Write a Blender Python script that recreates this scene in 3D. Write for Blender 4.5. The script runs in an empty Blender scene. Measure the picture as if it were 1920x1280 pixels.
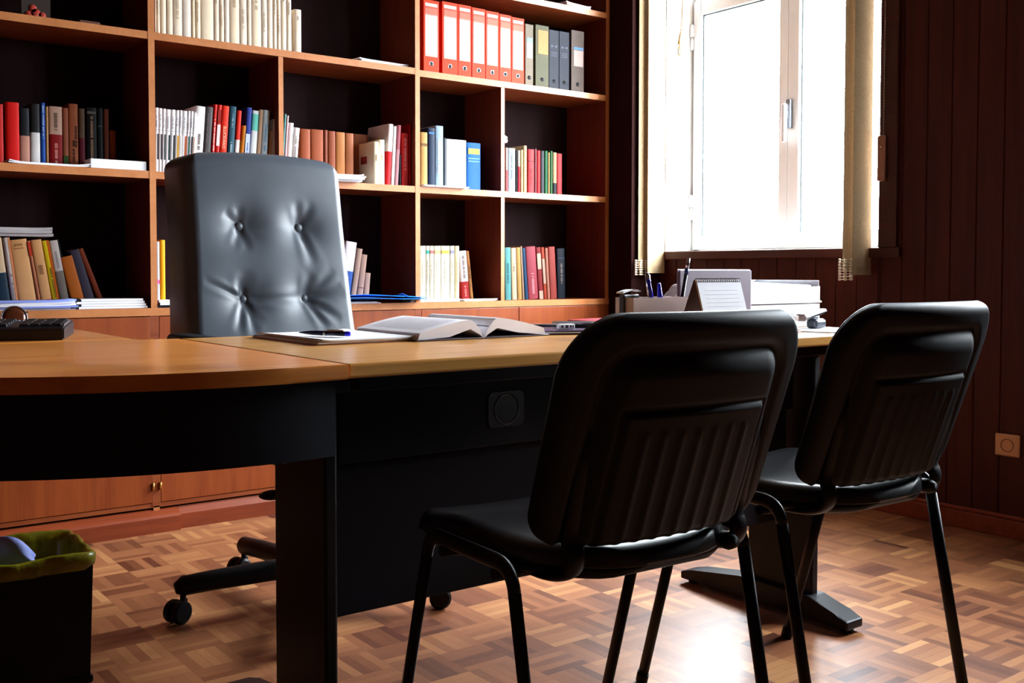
import bpy, bmesh, math, random
import numpy as np
from mathutils import Vector, Matrix, Quaternion

scene = bpy.context.scene
COL = scene.collection
random.seed(7)
PI = math.pi
R = math.radians

# ------------------------------------------------------------------ camera
cam_d = bpy.data.cameras.new('camera')
cam = bpy.data.objects.new('camera', cam_d)
COL.objects.link(cam)
scene.camera = cam
YAW, PITCH, ROLL = R(37.01), R(2.06), R(-0.05)
fw = Vector((math.sin(YAW) * math.cos(PITCH), math.cos(YAW) * math.cos(PITCH), -math.sin(PITCH)))
rt0 = Vector((math.cos(YAW), -math.sin(YAW), 0))
dn0 = fw.cross(rt0)
rt = rt0 * math.cos(ROLL) + dn0 * math.sin(ROLL)
dn = dn0 * math.cos(ROLL) - rt0 * math.sin(ROLL)
mw = Matrix.Identity(4)
for i in range(3):
    mw[i][0], mw[i][1], mw[i][2] = rt[i], -dn[i], -fw[i]
mw.translation = Vector((0, 0, 0.92))
cam.matrix_world = mw
cam_d.sensor_width = 36.0
cam_d.lens = 36.0 * 1957.0 / 1920.0
cam_d.shift_y = -64.0 / 1920.0
cam_d.clip_start = 0.02

# ------------------------------------------------------------------ world, daylight, exposure
world = bpy.data.worlds.new('sky')
scene.world = world
world.use_nodes = True
bg = world.node_tree.nodes['Background']
# overcast white sky above the horizon, darker ground below it
wt = world.node_tree
w_tc = wt.nodes.new('ShaderNodeTexCoord')
w_sp = wt.nodes.new('ShaderNodeSeparateXYZ')
w_rm = wt.nodes.new('ShaderNodeValToRGB')
wt.links.new(w_tc.outputs['Generated'], w_sp.inputs[0])
w_ma = wt.nodes.new('ShaderNodeMath')
w_ma.operation = 'MULTIPLY_ADD'
w_ma.inputs[1].default_value = 0.5
w_ma.inputs[2].default_value = 0.5
wt.links.new(w_sp.outputs[2], w_ma.inputs[0])
wt.links.new(w_ma.outputs[0], w_rm.inputs[0])
w_rm.color_ramp.elements[0].position = 0.47
w_rm.color_ramp.elements[0].color = (0.07, 0.065, 0.06, 1)
w_rm.color_ramp.elements[1].position = 0.51
w_rm.color_ramp.elements[1].color = (0.84, 0.93, 1.0, 1)
wt.links.new(w_rm.outputs[0], bg.inputs[0])
bg.inputs[1].default_value = 60.0
vs = scene.view_settings
vs.view_transform = 'Standard'
vs.look = 'None'
vs.gamma = 1.0
vs.use_curve_mapping = False
vs.exposure = 0.55


def portal(name, loc, rot, sx, sy):
    ld = bpy.data.lights.new(name, 'AREA')
    ld.shape = 'RECTANGLE'
    ld.size, ld.size_y = sx, sy
    ld.cycles.is_portal = True
    o = bpy.data.objects.new(name, ld)
    o.location, o.rotation_euler = loc, rot
    COL.objects.link(o)


# daylight enters through the two windows of the right-hand wall
WY0, WY1, WZ0, WZ1 = 2.335, 3.485, 1.0, 2.62         # window in view
VY0, VY1, VZ0, VZ1 = 0.80, 1.62, 1.0, 2.40          # its twin further along the wall, out of frame
portal('daylight_window', (3.78, (WY0 + WY1) / 2, (WZ0 + WZ1) / 2), (0, R(90), 0), WZ1 - WZ0, WY1 - WY0)
portal('daylight_second_window', (3.78, (VY0 + VY1) / 2, (VZ0 + VZ1) / 2), (0, R(90), 0), VZ1 - VZ0, VY1 - VY0)

# ------------------------------------------------------------------ materials


def hexc(h):
    c = [int(h[i:i + 2], 16) / 255 for i in (0, 2, 4)]
    return tuple(x / 12.92 if x <= 0.04045 else ((x + 0.055) / 1.055) ** 2.4 for x in c) + (1,)


class NT:
    def __init__(s, name):
        s.m = bpy.data.materials.new(name)
        s.m.use_nodes = True
        s.t = s.m.node_tree
        s.b = s.t.nodes['Principled BSDF']
        s.out = s.t.nodes['Material Output']

    def n(s, typ, **kw):
        o = s.t.nodes.new(typ)
        for k, v in kw.items():
            setattr(o, k, v)
        return o

    def link(s, a, b):
        s.t.links.new(a, b)

    def math(s, op, a, b=None, c=None):
        o = s.n('ShaderNodeMath', operation=op)
        for i, v in enumerate((a, b, c)):
            if v is None:
                continue
            if isinstance(v, (int, float)):
                o.inputs[i].default_value = v
            else:
                s.link(v, o.inputs[i])
        return o.outputs[0]

    def set(s, **kw):
        for k, v in kw.items():
            s.b.inputs[k.replace('_', ' ')].default_value = v

    def noise(s, scale, detail=3, vec=None, mapping=None, rough=0.5):
        tc = s.n('ShaderNodeTexCoord')
        src = vec or tc.outputs['Object']
        if mapping:
            mp = s.n('ShaderNodeMapping')
            mp.inputs['Scale'].default_value = mapping
            s.link(src, mp.inputs['Vector'])
            src = mp.outputs[0]
        o = s.n('ShaderNodeTexNoise')
        o.inputs['Scale'].default_value = scale
        o.inputs['Detail'].default_value = detail
        o.inputs['Roughness'].default_value = rough
        s.link(src, o.inputs['Vector'])
        return o.outputs['Fac']

    def ramp(s, fac, stops):
        o = s.n('ShaderNodeValToRGB')
        e = o.color_ramp.elements
        while len(e) < len(stops):
            e.new(0.5)
        for i, (p, c) in enumerate(stops):
            e[i].position = p
            e[i].color = hexc(c) if isinstance(c, str) else c
        s.link(fac, o.inputs[0])
        return o.outputs[0]

    def bump(s, h, strength, dist=0.01):
        o = s.n('ShaderNodeBump')
        o.inputs['Strength'].default_value = strength
        o.inputs['Distance'].default_value = dist
        s.link(h, o.inputs['Height'])
        s.link(o.outputs[0], s.b.inputs['Normal'])


_cache = {}


def plain(name, col, rough=0.5, spec=0.5, metal=0.0, bump=None, var=0.06, coat=0.0):
    key = (name, col, rough, metal)
    if key in _cache:
        return _cache[key]
    t = NT(name)
    c = hexc(col)
    f = t.noise(18, 3)
    t.link(t.ramp(f, [(0.3, tuple(x * (1 - var) for x in c[:3]) + (1,)), (0.7, tuple(min(1, x * (1 + var)) for x in c[:3]) + (1,))]), t.b.inputs['Base Color'])
    t.set(Roughness=rough, Metallic=metal)
    t.b.inputs['Specular IOR Level'].default_value = spec
    if coat:
        t.b.inputs['Coat Weight'].default_value = coat
    if bump:
        t.bump(t.noise(bump[0], 4), bump[1], 0.002)
    _cache[key] = t.m
    return t.m


def wood(name, c1, c2, grain=(1.2, 22, 22), rough=0.4, spec=0.4, scale=2.2, coat=0.0, rvar=0.1, bmp=0.08, fine=0.3):
    t = NT(name)
    f = t.noise(scale, 6, mapping=grain, rough=0.6)
    f2 = t.noise(scale * 7, 4, mapping=grain)
    mix = t.math('ADD', t.math('MULTIPLY', f, 1.0 - fine), t.math('MULTIPLY', f2, fine))
    t.link(t.ramp(mix, [(0.3, c1), (0.68, c2)]), t.b.inputs['Base Color'])
    t.link(t.math('MULTIPLY_ADD', f2, rvar, rough - rvar * 0.5), t.b.inputs['Roughness'])
    t.b.inputs['Specular IOR Level'].default_value = spec
    t.b.inputs['Coat Weight'].default_value = coat
    t.b.inputs['Coat Roughness'].default_value = 0.15
    t.bump(f2, bmp, 0.002)
    return t.m


def parquet():
    t = NT('mosaic_parquet')
    tc = t.n('ShaderNodeTexCoord')
    sp = t.n('ShaderNodeSeparateXYZ')
    t.link(tc.outputs['Object'], sp.inputs[0])
    u = t.math('DIVIDE', t.math('SUBTRACT', sp.outputs[0], 1.853 - 1.27 * 6), 0.127)
    v = t.math('DIVIDE', t.math('SUBTRACT', sp.outputs[1], 2.2 - 1.27 * 6), 0.127)
    iu, iv = t.math('FLOOR', u), t.math('FLOOR', v)
    fu, fv = t.math('FRACT', u), t.math('FRACT', v)
    ch = t.math('MODULO', t.math('ADD', iu, iv), 2)          # 0: strips along X, 1: along Y
    ch = t.math('LESS_THAN', t.math('ABSOLUTE', t.math('SUBTRACT', ch, 1.0)), 0.5)

    def mixv(a, b):
        return t.math('ADD', t.math('MULTIPLY', a, t.math('SUBTRACT', 1.0, ch)), t.math('MULTIPLY', b, ch))
    cross = t.math('MULTIPLY', mixv(fv, fu), 5.0)
    along = mixv(fu, fv)
    sid = t.math('FLOOR', cross)
    cv = t.n('ShaderNodeCombineXYZ')
    t.link(iu, cv.inputs[0])
    t.link(iv, cv.inputs[1])
    t.link(sid, cv.inputs[2])
    wn = t.n('ShaderNodeTexWhiteNoise', noise_dimensions='3D')
    t.link(cv.outputs[0], wn.inputs['Vector'])
    cv2 = t.n('ShaderNodeCombineXYZ')
    t.link(iu, cv2.inputs[0])
    t.link(iv, cv2.inputs[1])
    wb = t.n('ShaderNodeTexWhiteNoise', noise_dimensions='2D')
    t.link(cv2.outputs[0], wb.inputs['Vector'])
    tone = t.math('ADD', t.math('MULTIPLY', wn.outputs[0], 0.45), t.math('MULTIPLY', wb.outputs[0], 0.55))
    # grain runs along each strip
    gv = t.n('ShaderNodeCombineXYZ')
    t.link(t.math('MULTIPLY', along, 2.0), gv.inputs[0])
    t.link(t.math('MULTIPLY', cross, 9.0), gv.inputs[1])
    t.link(t.math('MULTIPLY', wn.outputs[0], 37.0), gv.inputs[2])
    g = t.n('ShaderNodeTexNoise')
    g.inputs['Scale'].default_value = 1.6
    g.inputs['Detail'].default_value = 4
    t.link(gv.outputs[0], g.inputs['Vector'])
    tone = t.math('ADD', tone, t.math('MULTIPLY', t.math('SUBTRACT', g.outputs['Fac'], 0.5), 0.35))
    colr = t.ramp(tone, [(0.05, '4c2416'), (0.3, '76462c'), (0.55, '945e3c'), (0.78, 'a87248'), (1.0, 'c28e5c')])
    # joints
    fs = t.math('FRACT', cross)
    edge = t.math('MINIMUM', t.math('MULTIPLY', t.math('MINIMUM', fs, t.math('SUBTRACT', 1.0, fs)), 0.2), t.math('MINIMUM', along, t.math('SUBTRACT', 1.0, along)))
    joint = t.math('SMOOTH_MIN', t.math('DIVIDE', edge, 0.007), 1.0, 0.2)
    mx = t.n('ShaderNodeMix', data_type='RGBA')
    t.link(joint, mx.inputs[0])
    mx.inputs[6].default_value = hexc('6a3e2a')
    t.link(colr, mx.inputs[7])
    t.link(mx.outputs[2], t.b.inputs['Base Color'])
    wear = t.noise(5, 5)
    t.link(t.math('MULTIPLY_ADD', wear, 0.14, 0.31), t.b.inputs['Roughness'])
    t.b.inputs['Specular IOR Level'].default_value = 0.36
    t.bump(t.math('ADD', joint, t.math('MULTIPLY', t.noise(60, 3), 0.6)), 0.12, 0.0015)
    return t.m


M = {}
M['parquet'] = parquet()
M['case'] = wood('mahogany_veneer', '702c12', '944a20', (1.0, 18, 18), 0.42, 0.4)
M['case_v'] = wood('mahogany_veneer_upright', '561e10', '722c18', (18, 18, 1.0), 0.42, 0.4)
M['edge'] = wood('paler_front_wood', 'b06a38', 'c88250', (4, 4, 4), 0.4, 0.4)
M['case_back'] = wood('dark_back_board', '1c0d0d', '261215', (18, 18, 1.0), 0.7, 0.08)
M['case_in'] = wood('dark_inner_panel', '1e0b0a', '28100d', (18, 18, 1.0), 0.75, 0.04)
M['door'] = wood('cherry_door_veneer', '78300e', '96481a', (14, 14, 1.0), 0.4, 0.4, 1.6)
M['wallwood'] = wood('dark_wall_boards', '36120e', '4e1e14', (14, 14, 0.8), 0.55, 0.2)
M['trimwood'] = wood('dark_trim', '3a170e', '4e2214', (14, 0.8, 14), 0.45, 0.35)
M['skirt'] = wood('skirting_wood', '6c2a13', '8c3e1d', (0.8, 14, 14), 0.4, 0.4)
M['desk'] = wood('beech_desk_laminate', 'bc7632', 'daa050', (0.8, 20, 20), 0.29, 0.45, 1.6, 0.15, 0.02, 0.004, 0.12)
M['desk2'] = wood('beech_corner_laminate', 'bc6626', 'dc8e3e', (0.8, 20, 20), 0.29, 0.45, 1.6, 0.15, 0.02, 0.004, 0.12)
M['plaster'] = plain('white_plaster', 'f2f0ec', 0.9, 0.2, bump=(40, 0.1))
M['ceiling'] = plain('ceiling_paint', '8c8074', 0.9, 0.2)
M['alu'] = plain('white_window_lacquer', 'f4f4f6', 0.35, 0.5, var=0.02)
M['rubber'] = plain('grey_gasket', '3c5054', 0.6)
M['black'] = plain('black_powder_coat', '0b0a0f', 0.42, 0.25, bump=(300, 0.04))
M['black_panel'] = plain('black_panel', '0f1018', 0.5, 0.16, bump=(200, 0.05))
M['blackplastic'] = plain('black_plastic_shell', '0a0a10', 0.5, 0.22, bump=(650, 0.16))
M['vinyl'] = plain('black_vinyl_seat', '101014', 0.36, 0.5, bump=(260, 0.1))
M['leather'] = plain('black_leather', '4a525c', 0.42, 0.6, bump=(520, 0.05))
M['castor'] = plain('black_nylon', '0b0a0e', 0.5, 0.22)
M['chrome'] = plain('chrome', 'c8c8cc', 0.15, 0.5, 1.0)
M['brass'] = plain('brass', 'c8a050', 0.3, 0.5, 1.0)
M['greymetal'] = plain('grey_metal', '70747c', 0.35, 0.5, 1.0)
M['paper'] = plain('white_paper', 'ecebf0', 0.85, 0.2, var=0.02)
M['pages'] = plain('book_pages', 'd8c8b0', 0.9, 0.1, var=0.05)
M['whiteplastic'] = plain('white_plastic', 'e6e6ea', 0.4, 0.5, var=0.02)
M['socket'] = plain('cream_socket_plastic', 'd0a070', 0.45, 0.5, var=0.03)
M['ink'] = plain('printed_ink', '2c2c30', 0.8, 0.2)


def glass(name, tint=(1, 1, 1), refl=1.0):
    t = NT(name)
    tr = t.n('ShaderNodeBsdfTransparent')
    tr.inputs[0].default_value = tint + (1,)
    gl = t.n('ShaderNodeBsdfGlossy')
    gl.inputs['Roughness'].default_value = 0.02
    ge = t.n('ShaderNodeNewGeometry')
    dt = t.n('ShaderNodeVectorMath', operation='DOT_PRODUCT')
    t.link(ge.outputs['Incoming'], dt.inputs[0])
    t.link(ge.outputs['Normal'], dt.inputs[1])
    inv = t.math('SUBTRACT', 1.0, t.math('ABSOLUTE', dt.outputs['Value']))
    mx = t.n('ShaderNodeMixShader')
    t.link(t.math('MULTIPLY', t.math('MULTIPLY_ADD', t.math('POWER', inv, 5.0), .96, .04), refl), mx.inputs[0])
    t.link(tr.outputs[0], mx.inputs[1])
    t.link(gl.outputs[0], mx.inputs[2])
    t.link(mx.outputs[0], t.out.inputs['Surface'])
    return t.m


M['glass'] = glass('window_glass')
M['acrylic'] = glass('clear_acrylic', (0.86, 0.86, 0.88), 1.6)


def fabric():
    t = NT('cream_blind_fabric')
    df = t.n('ShaderNodeBsdfDiffuse')
    tl = t.n('ShaderNodeBsdfTranslucent')
    w = t.noise(300, 2, mapping=(1, 1, 0.3))
    c = t.ramp(w, [(0.3, 'a08868'), (0.7, 'b49c7a')])
    t.link(c, df.inputs[0])
    c2 = t.ramp(w, [(0.3, '8a6a50'), (0.7, '9a7858')])
    t.link(c2, tl.inputs[0])
    mx = t.n('ShaderNodeMixShader')
    mx.inputs[0].default_value = 0.025
    t.link(df.outputs[0], mx.inputs[1])
    t.link(tl.outputs[0], mx.inputs[2])
    t.link(mx.outputs[0], t.out.inputs['Surface'])
    return t.m


M['fabric'] = fabric()


def bagmat():
    t = NT('yellow_green_bin_liner')
    t.set(Roughness=0.3)
    t.b.inputs['Transmission Weight'].default_value = 0.25
    n = t.noise(25, 4)
    t.link(t.ramp(n, [(0.3, '7a7a0c'), (0.7, 'a8a01c')]), t.b.inputs['Base Color'])
    t.bump(t.noise(30, 4), 0.5, 0.01)
    return t.m


M['bag'] = bagmat()

# ------------------------------------------------------------------ mesh helpers


def T(bm, M4, vs):
    if M4 is not None:
        bmesh.ops.transform(bm, matrix=M4, verts=vs)


def box(bm, x0, x1, y0, y1, z0, z1, bev=0.0, mi=0, seg=2, X=None):
    r = bmesh.ops.create_cube(bm, size=1.0)
    vs = r['verts']
    for v in vs:
        v.co = Vector((x0 + (v.co.x + .5) * (x1 - x0), y0 + (v.co.y + .5) * (y1 - y0), z0 + (v.co.z + .5) * (z1 - z0)))
    fs = list({f for v in vs for f in v.link_faces})
    for f in fs:
        f.material_index = mi
    if bev > 0:
        es = list({e for v in vs for e in v.link_edges})
        rr = bmesh.ops.bevel(bm, geom=es, offset=min(bev, 0.45 * min(abs(x1 - x0), abs(y1 - y0), abs(z1 - z0))), segments=seg, affect='EDGES', profile=0.5)
        for f in rr['faces']:
            f.material_index = mi
        vs = list({v for f in fs if f.is_valid for v in f.verts} | {v for f in rr['faces'] for v in f.verts})
    T(bm, X, vs)
    return vs


def ring_faces(bm, rings, mi, closed=True, caps=True, smooth=True):
    n = len(rings[0])
    for a, b in zip(rings[:-1], rings[1:]):
        for k in range(n if closed else n - 1):
            f = bm.faces.new((a[k], a[(k + 1) % n], b[(k + 1) % n], b[k]))
            f.material_index = mi
            f.smooth = smooth
    if caps:
        for r_ in (list(reversed(rings[0])), rings[-1]):
            f = bm.faces.new(r_)
            f.material_index = mi


def tube(bm, pts, ra, rb=None, n=14, up=(0, 0, 1), mi=0, caps=True, loop=False):
    """ra: half width across, rb: half width along `up`."""
    rb = ra if rb is None else rb
    pts = [Vector(p) for p in pts]
    N = len(pts)
    rad = (lambda i: ra[i]) if isinstance(ra, (list, tuple)) else (lambda i: ra)
    radb = (lambda i: rb[i]) if isinstance(rb, (list, tuple)) else (lambda i: rb)
    rings = []
    side = None
    for i, p in enumerate(pts):
        a = pts[i - 1] if (i > 0 or loop) else pts[i]
        b = pts[(i + 1) % N] if (i < N - 1 or loop) else pts[i]
        d = (b - a).normalized()
        if side is None:
            u = Vector(up)
            side = d.cross(u)
            if side.length < 1e-4:
                side = d.cross(Vector((1, 0, 0)))
            side.normalize()
        else:
            side = (side - d * side.dot(d))
            side.normalize()
        u = side.cross(d).normalized()
        rings.append([bm.verts.new(p + side * rad(i) * math.cos(2 * PI * k / n) + u * radb(i) * math.sin(2 * PI * k / n)) for k in range(n)])
    if loop:
        rings.append(rings[0])
        ring_faces(bm, rings, mi, caps=False)
    else:
        ring_faces(bm, rings, mi, caps=caps)


def lathe(bm, prof, n=24, X=None, mi=0, caps=True):
    rings = [[bm.verts.new((r * math.cos(2 * PI * k / n), r * math.sin(2 * PI * k / n), z)) for k in range(n)] for r, z in prof]
    ring_faces(bm, rings, mi, caps=caps)
    T(bm, X, [v for r_ in rings for v in r_])


def ball(bm, c, r, mi=0, u=10, v=7, sc=(1, 1, 1)):
    rr = bmesh.ops.create_uvsphere(bm, u_segments=u, v_segments=v, radius=r)
    for w in rr['verts']:
        w.co = Vector((w.co.x * sc[0] + c[0], w.co.y * sc[1] + c[1], w.co.z * sc[2] + c[2]))
        for f in w.link_faces:
            f.material_index = mi
            f.smooth = True


def prism(bm, poly, z0, z1, mi=0, bev=0.0, X=None):
    """poly: list of (x, y) counter-clockwise, extruded in z."""
    a = [bm.verts.new((x, y, z0)) for x, y in poly]
    b = [bm.verts.new((x, y, z1)) for x, y in poly]
    fs = [bm.faces.new(list(reversed(a))), bm.faces.new(b)]
    n = len(poly)
    for k in range(n):
        fs.append(bm.faces.new((a[k], a[(k + 1) % n], b[(k + 1) % n], b[k])))
    for f in fs:
        f.material_index = mi
    vs = a + b
    if bev:
        es = list({e for e in fs[0].edges} | {e for e in fs[1].edges})
        r_ = bmesh.ops.bevel(bm, geom=es, offset=bev, segments=3, affect='EDGES', profile=0.5)
        for f in r_['faces']:
            f.material_index = mi
        vs = list({v for f in fs if f.is_valid for v in f.verts} | {v for f in r_['faces'] for v in f.verts})
    T(bm, X, vs)


def sheet(bm, fn, nu, nv, thick=None, mi=0):
    """grid surface fn(s, t) -> point, s,t in 0..1; thick: vector or None"""
    g = [[bm.verts.new(fn(i / nu, j / nv)) for i in range(nu + 1)] for j in range(nv + 1)]
    for j in range(nv):
        for i in range(nu):
            f = bm.faces.new((g[j][i], g[j][i + 1], g[j + 1][i + 1], g[j + 1][i]))
            f.smooth = True
            f.material_index = mi
    if thick is not None:
        th = Vector(thick)
        h = [[bm.verts.new(v.co + th) for v in row] for row in g]
        for j in range(nv):
            for i in range(nu):
                f = bm.faces.new((h[j][i], h[j + 1][i], h[j + 1][i + 1], h[j][i + 1]))
                f.smooth = True
                f.material_index = mi

        def strip(A, B):
            for k in range(len(A) - 1):
                f = bm.faces.new((A[k], B[k], B[k + 1], A[k + 1]))
                f.material_index = mi
        strip(g[0], h[0])
        strip(g[nv], h[nv])
        strip([r_[0] for r_ in g], [r_[0] for r_ in h])
        strip([r_[nu] for r_ in g], [r_[nu] for r_ in h])
    return g


def bez(p, q, r_, n=8):
    """quadratic curve points"""
    p, q, r_ = Vector(p), Vector(q), Vector(r_)
    return [p * (1 - t) ** 2 + q * 2 * t * (1 - t) + r_ * t * t for t in [k / n for k in range(n + 1)]]


def obj(name, bm, mats, parent=None, smooth=False, fixn=True):
    if fixn:
        bmesh.ops.recalc_face_normals(bm, faces=bm.faces)
    me = bpy.data.meshes.new(name)
    if smooth:
        for f in bm.faces:
            f.smooth = True
    bm.to_mesh(me)
    bm.free()
    for m in (mats if isinstance(mats, (list, tuple)) else [mats]):
        me.materials.append(m)
    if smooth:
        try:
            me.set_sharp_from_angle(angle=R(40))
        except Exception:
            pass
    o = bpy.data.objects.new(name, me)
    COL.objects.link(o)
    if parent is not None:
        o.parent = parent
    return o


def tag(o, label, cat, group=None):
    o['label'], o['category'] = label, cat
    if group:
        o['group'] = group
    return o


def thing(name, label, cat, loc=(0, 0, 0), rz=0.0, group=None):
    o = bpy.data.objects.new(name, None)
    o.empty_display_size = 0.05
    COL.objects.link(o)
    o.location = loc
    o.rotation_euler = (0, 0, rz)
    return tag(o, label, cat, group)


def struct(name, bm, mats, parent=None, smooth=False):
    o = obj(name, bm, mats, parent, smooth)
    o['kind'] = 'structure'
    return o


def BM():
    return bmesh.new()


def pbox(name, mat, parent, *a, **k):
    b = BM()
    box(b, *a, **k)
    return obj(name, b, mat, parent)


def copy_thing(root, loc, rz, label):
    r_ = root.copy()
    COL.objects.link(r_)
    r_.location = loc
    r_.rotation_euler = (0, 0, rz)
    r_['label'] = label
    for ch in list(root.children):
        c = ch.copy()
        COL.objects.link(c)
        c.parent = r_
        for g in list(ch.children):
            d = g.copy()
            COL.objects.link(d)
            d.parent = c
    return r_


def rebase(root, loc):
    """move the thing's origin to loc while its geometry stays where it was built"""
    loc = Vector(loc)
    root.location = loc
    tm = Matrix.Translation(-loc)
    done = set()

    def walk(o):
        for c in o.children:
            if c.type == 'MESH' and c.data.name not in done:
                c.data.transform(tm)
                done.add(c.data.name)
            walk(c)
    walk(root)


# ------------------------------------------------------------------ room
XW = 3.52           # face of the window wall
YB = 3.66           # front of the bookcase
YK = 3.95           # back of the bookcase
X0, Y0, ZC = -1.7, -1.6, 2.75

b = BM()
box(b, X0 - .15, XW + .2, Y0 - .15, YK + .2, -0.12, 0.0)
struct('floor', b, M['parquet'])
b = BM()
box(b, X0 - .15, XW + .2, Y0 - .15, YK + .2, ZC, ZC + .12)
struct('ceiling', b, M['ceiling'])
b = BM()
box(b, X0 - .15, XW + .2, YK + .02, YK + .2, 0, ZC)
struct('wall_back', b, M['wallwood'])
b = BM()
box(b, X0 - .15, X0, Y0 - .15, YK + .2, 0, ZC)
struct('wall_left', b, M['wallwood'])
b = BM()
box(b, X0 - .15, XW + .2, Y0 - .15, Y0, 0, ZC)
struct('wall_front', b, M['wallwood'])

# window wall: tongue-and-groove boards with two openings
b = BM()
PL = 0.0967


def wall_piece(y0, y1, z0, z1):
    box(b, XW + .012, XW + .2, y0, y1, z0, z1)
    k = math.ceil((y0 - 3.407) / PL - 1e-6)
    ys = [y0] + [3.407 + PL * i for i in range(k, int((y1 - 3.407) / PL) + 2) if y0 + .004 < 3.407 + PL * i < y1 - .004] + [y1]
    for a, c in zip(ys[:-1], ys[1:]):
        box(b, XW, XW + .02, a + .0006, c - .0006, z0, z1, 0.003, seg=1)


for y0, y1, z0, z1 in [(WY1, YK + .02, 0, ZC), (WY0, WY1, 0, WZ0), (WY0, WY1, WZ1, ZC), (VY1, WY0, 0, ZC),
                       (VY0, VY1, 0, VZ0), (VY0, VY1, VZ1, ZC), (Y0, VY0, 0, ZC)]:
    wall_piece(y0, y1, z0, z1)
struct('wall_right', b, M['wallwood'])

b = BM()
box(b, XW - .016, XW, Y0, 3.503, 0, .062, 0.003)
box(b, XW - .012, XW, Y0, 3.503, .062, .078, 0.005)
struct('baseboard_right', b, M['skirt'])
b = BM()                                               # wooden sill board and casing
box(b, XW - .022, XW + .03, WY0 - .09, WY1 + .02, .968, 1.006, 0.004)
struct('trim_1', b, M['trimwood'])
b = BM()
box(b, XW - .018, XW + .002, WY0 - .075, WY0 + .002, 1.006, ZC - .06, 0.004)
struct('trim_2', b, M['trimwood'])


ZT = 2.19


def window(name, y0, y1, z0, z1):
    root = bpy.data.objects.new(name, None)
    COL.objects.link(root)
    root['kind'] = 'structure'
    xf = 3.70
    b = BM()                                           # white plastered reveal
    box(b, XW + .004, xf + .09, y1 - .004, y1 + .03, z0, z1)
    box(b, XW + .004, xf + .09, y0 - .03, y0 + .004, z0, z1)
    box(b, XW + .03, xf + .09, y0, y1, z0 - .03, z0 + .004)
    box(b, XW + .004, xf + .09, y0, y1, z1 - .004, z1 + .03)
    obj('reveal', b, M['plaster'], root)
    b = BM()                                           # fixed frame
    fy0, fy1, fz0, fz1 = y0 + .004, y1 - .004, z0 + .004, z1 - .004
    for a in [(fy0, fy0 + .035, fz0, fz1), (fy1 - .035, fy1, fz0, fz1), (fy0, fy1, fz0, fz0 + .03), (fy0, fy1, fz1 - .035, fz1)]:
        box(b, xf + .012, xf + .07, *a, 0.003)
    obj('frame', b, M['alu'], root)
    ym = y0 + (y1 - y0) * 0.505
    tb = BM()                                          # unseen transom and upper light, added to bring more daylight onto the desk
    box(tb, xf + .0, xf + .07, fy0 + .036, fy1 - .036, ZT, ZT + .05, 0.003)
    tb_ = obj('added_transom_bar', tb, M['alu'], root)
    tb = BM()
    box(tb, xf + .03, xf + .034, fy0 + .036, fy1 - .036, ZT + .051, fz1 - .036)
    obj('added_upper_pane', tb, M['glass'], root)
    for side in (1, -1):                               # two casements
        if side == 1:
            a0, a1 = ym + .001, fy1 - .012
            sl, sr = .047, .046                        # stile widths (meeting, hinge)
            p0, p1 = a0 + sl, a1 - sr
        else:
            a0, a1 = fy0 + .012, ym - .001
            p0, p1 = a0 + .046, a1 - .058
        c0, c1 = fz0 + .012, ZT - .004
        q0, q1 = c0 + .066, c1 - .066
        b = BM()
        box(b, xf - .008, xf + .04, a0, p0, c0, c1, 0.004)
        box(b, xf - .008, xf + .04, p1, a1, c0, c1, 0.004)
        box(b, xf - .008, xf + .04, p0, p1, c0, q0, 0.004)
        box(b, xf - .008, xf + .04, p0, p1, q1, c1, 0.004)
        s = obj('casement', b, M['alu'], root)
        b = BM()
        g = .005
        for a in [(p0, p0 + g, q0, q1), (p1 - g, p1, q0, q1), (p0, p1, q0, q0 + g * .3), (p0, p1, q1 - g, q1)]:
            box(b, xf + .010, xf + .016, *a)
        obj('gasket', b, M['rubber'], s)
        b = BM()
        box(b, xf + .017, xf + .021, p0, p1, q0, q1)
        obj('pane', b, M['glass'], s)
        if side == 1:
            for zc in (z0 + .216, z0 + 1.02):          # pin hinges
                b = BM()
                yy = a1 + .004
                lathe(b, [(.0, -.058), (.009, -.058), (.009, -.003), (.007, -.003), (.007, .0)], 14, Matrix.Translation((xf - .012, yy, zc)), 0)
                lathe(b, [(.0, .002), (.012, .002), (.012, .06), (.0, .06)], 14, Matrix.Translation((xf - .012, yy, zc)), 0)
                box(b, xf - .012, xf + .0, yy - .02, yy, zc + .004, zc + .058, 0.002)
                obj('hinge', b, M['alu'], s)
            b = BM()
            box(b, xf - .03, xf - .008, ym - .03, ym - .004, 1.53, 1.655, 0.004)
            h = obj('handle', b, M['greymetal'], s)
            b = BM()
            box(b, xf - .056, xf - .034, ym - .022, ym - .002, 1.47, 1.635, 0.006)
            box(b, xf - .036, xf - .02, ym - .02, ym - .006, 1.575, 1.605, 0.003)
            obj('lever', b, M['whiteplastic'], h)
    return root


window('window_1', WY0, WY1, WZ0, WZ1)
window('window_2', VY0, VY1, VZ0, VZ1)

# ------------------------------------------------------------------ bookcase
ZS = [0.7855, 1.2615, 1.7415, 2.118]                   # tops: cabinet, middle shelf, top shelf, upper shelf
TH = 0.026
XD = [0.12, 1.184, 2.264, 3.307]                       # left faces of the tall uprights
TW = 0.022
case = thing('bookcase', 'large built in mahogany bookcase with cabinet doors covering the back wall', 'bookcase')


def pale_front_board(name, mat, *a):
    """a board of the case with a paler colour on its front face"""
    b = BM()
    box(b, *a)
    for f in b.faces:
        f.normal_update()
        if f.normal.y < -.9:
            f.material_index = 1  # front faces take the paler wood colour
    return obj(name, b, [mat, M['edge']], case)


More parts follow.
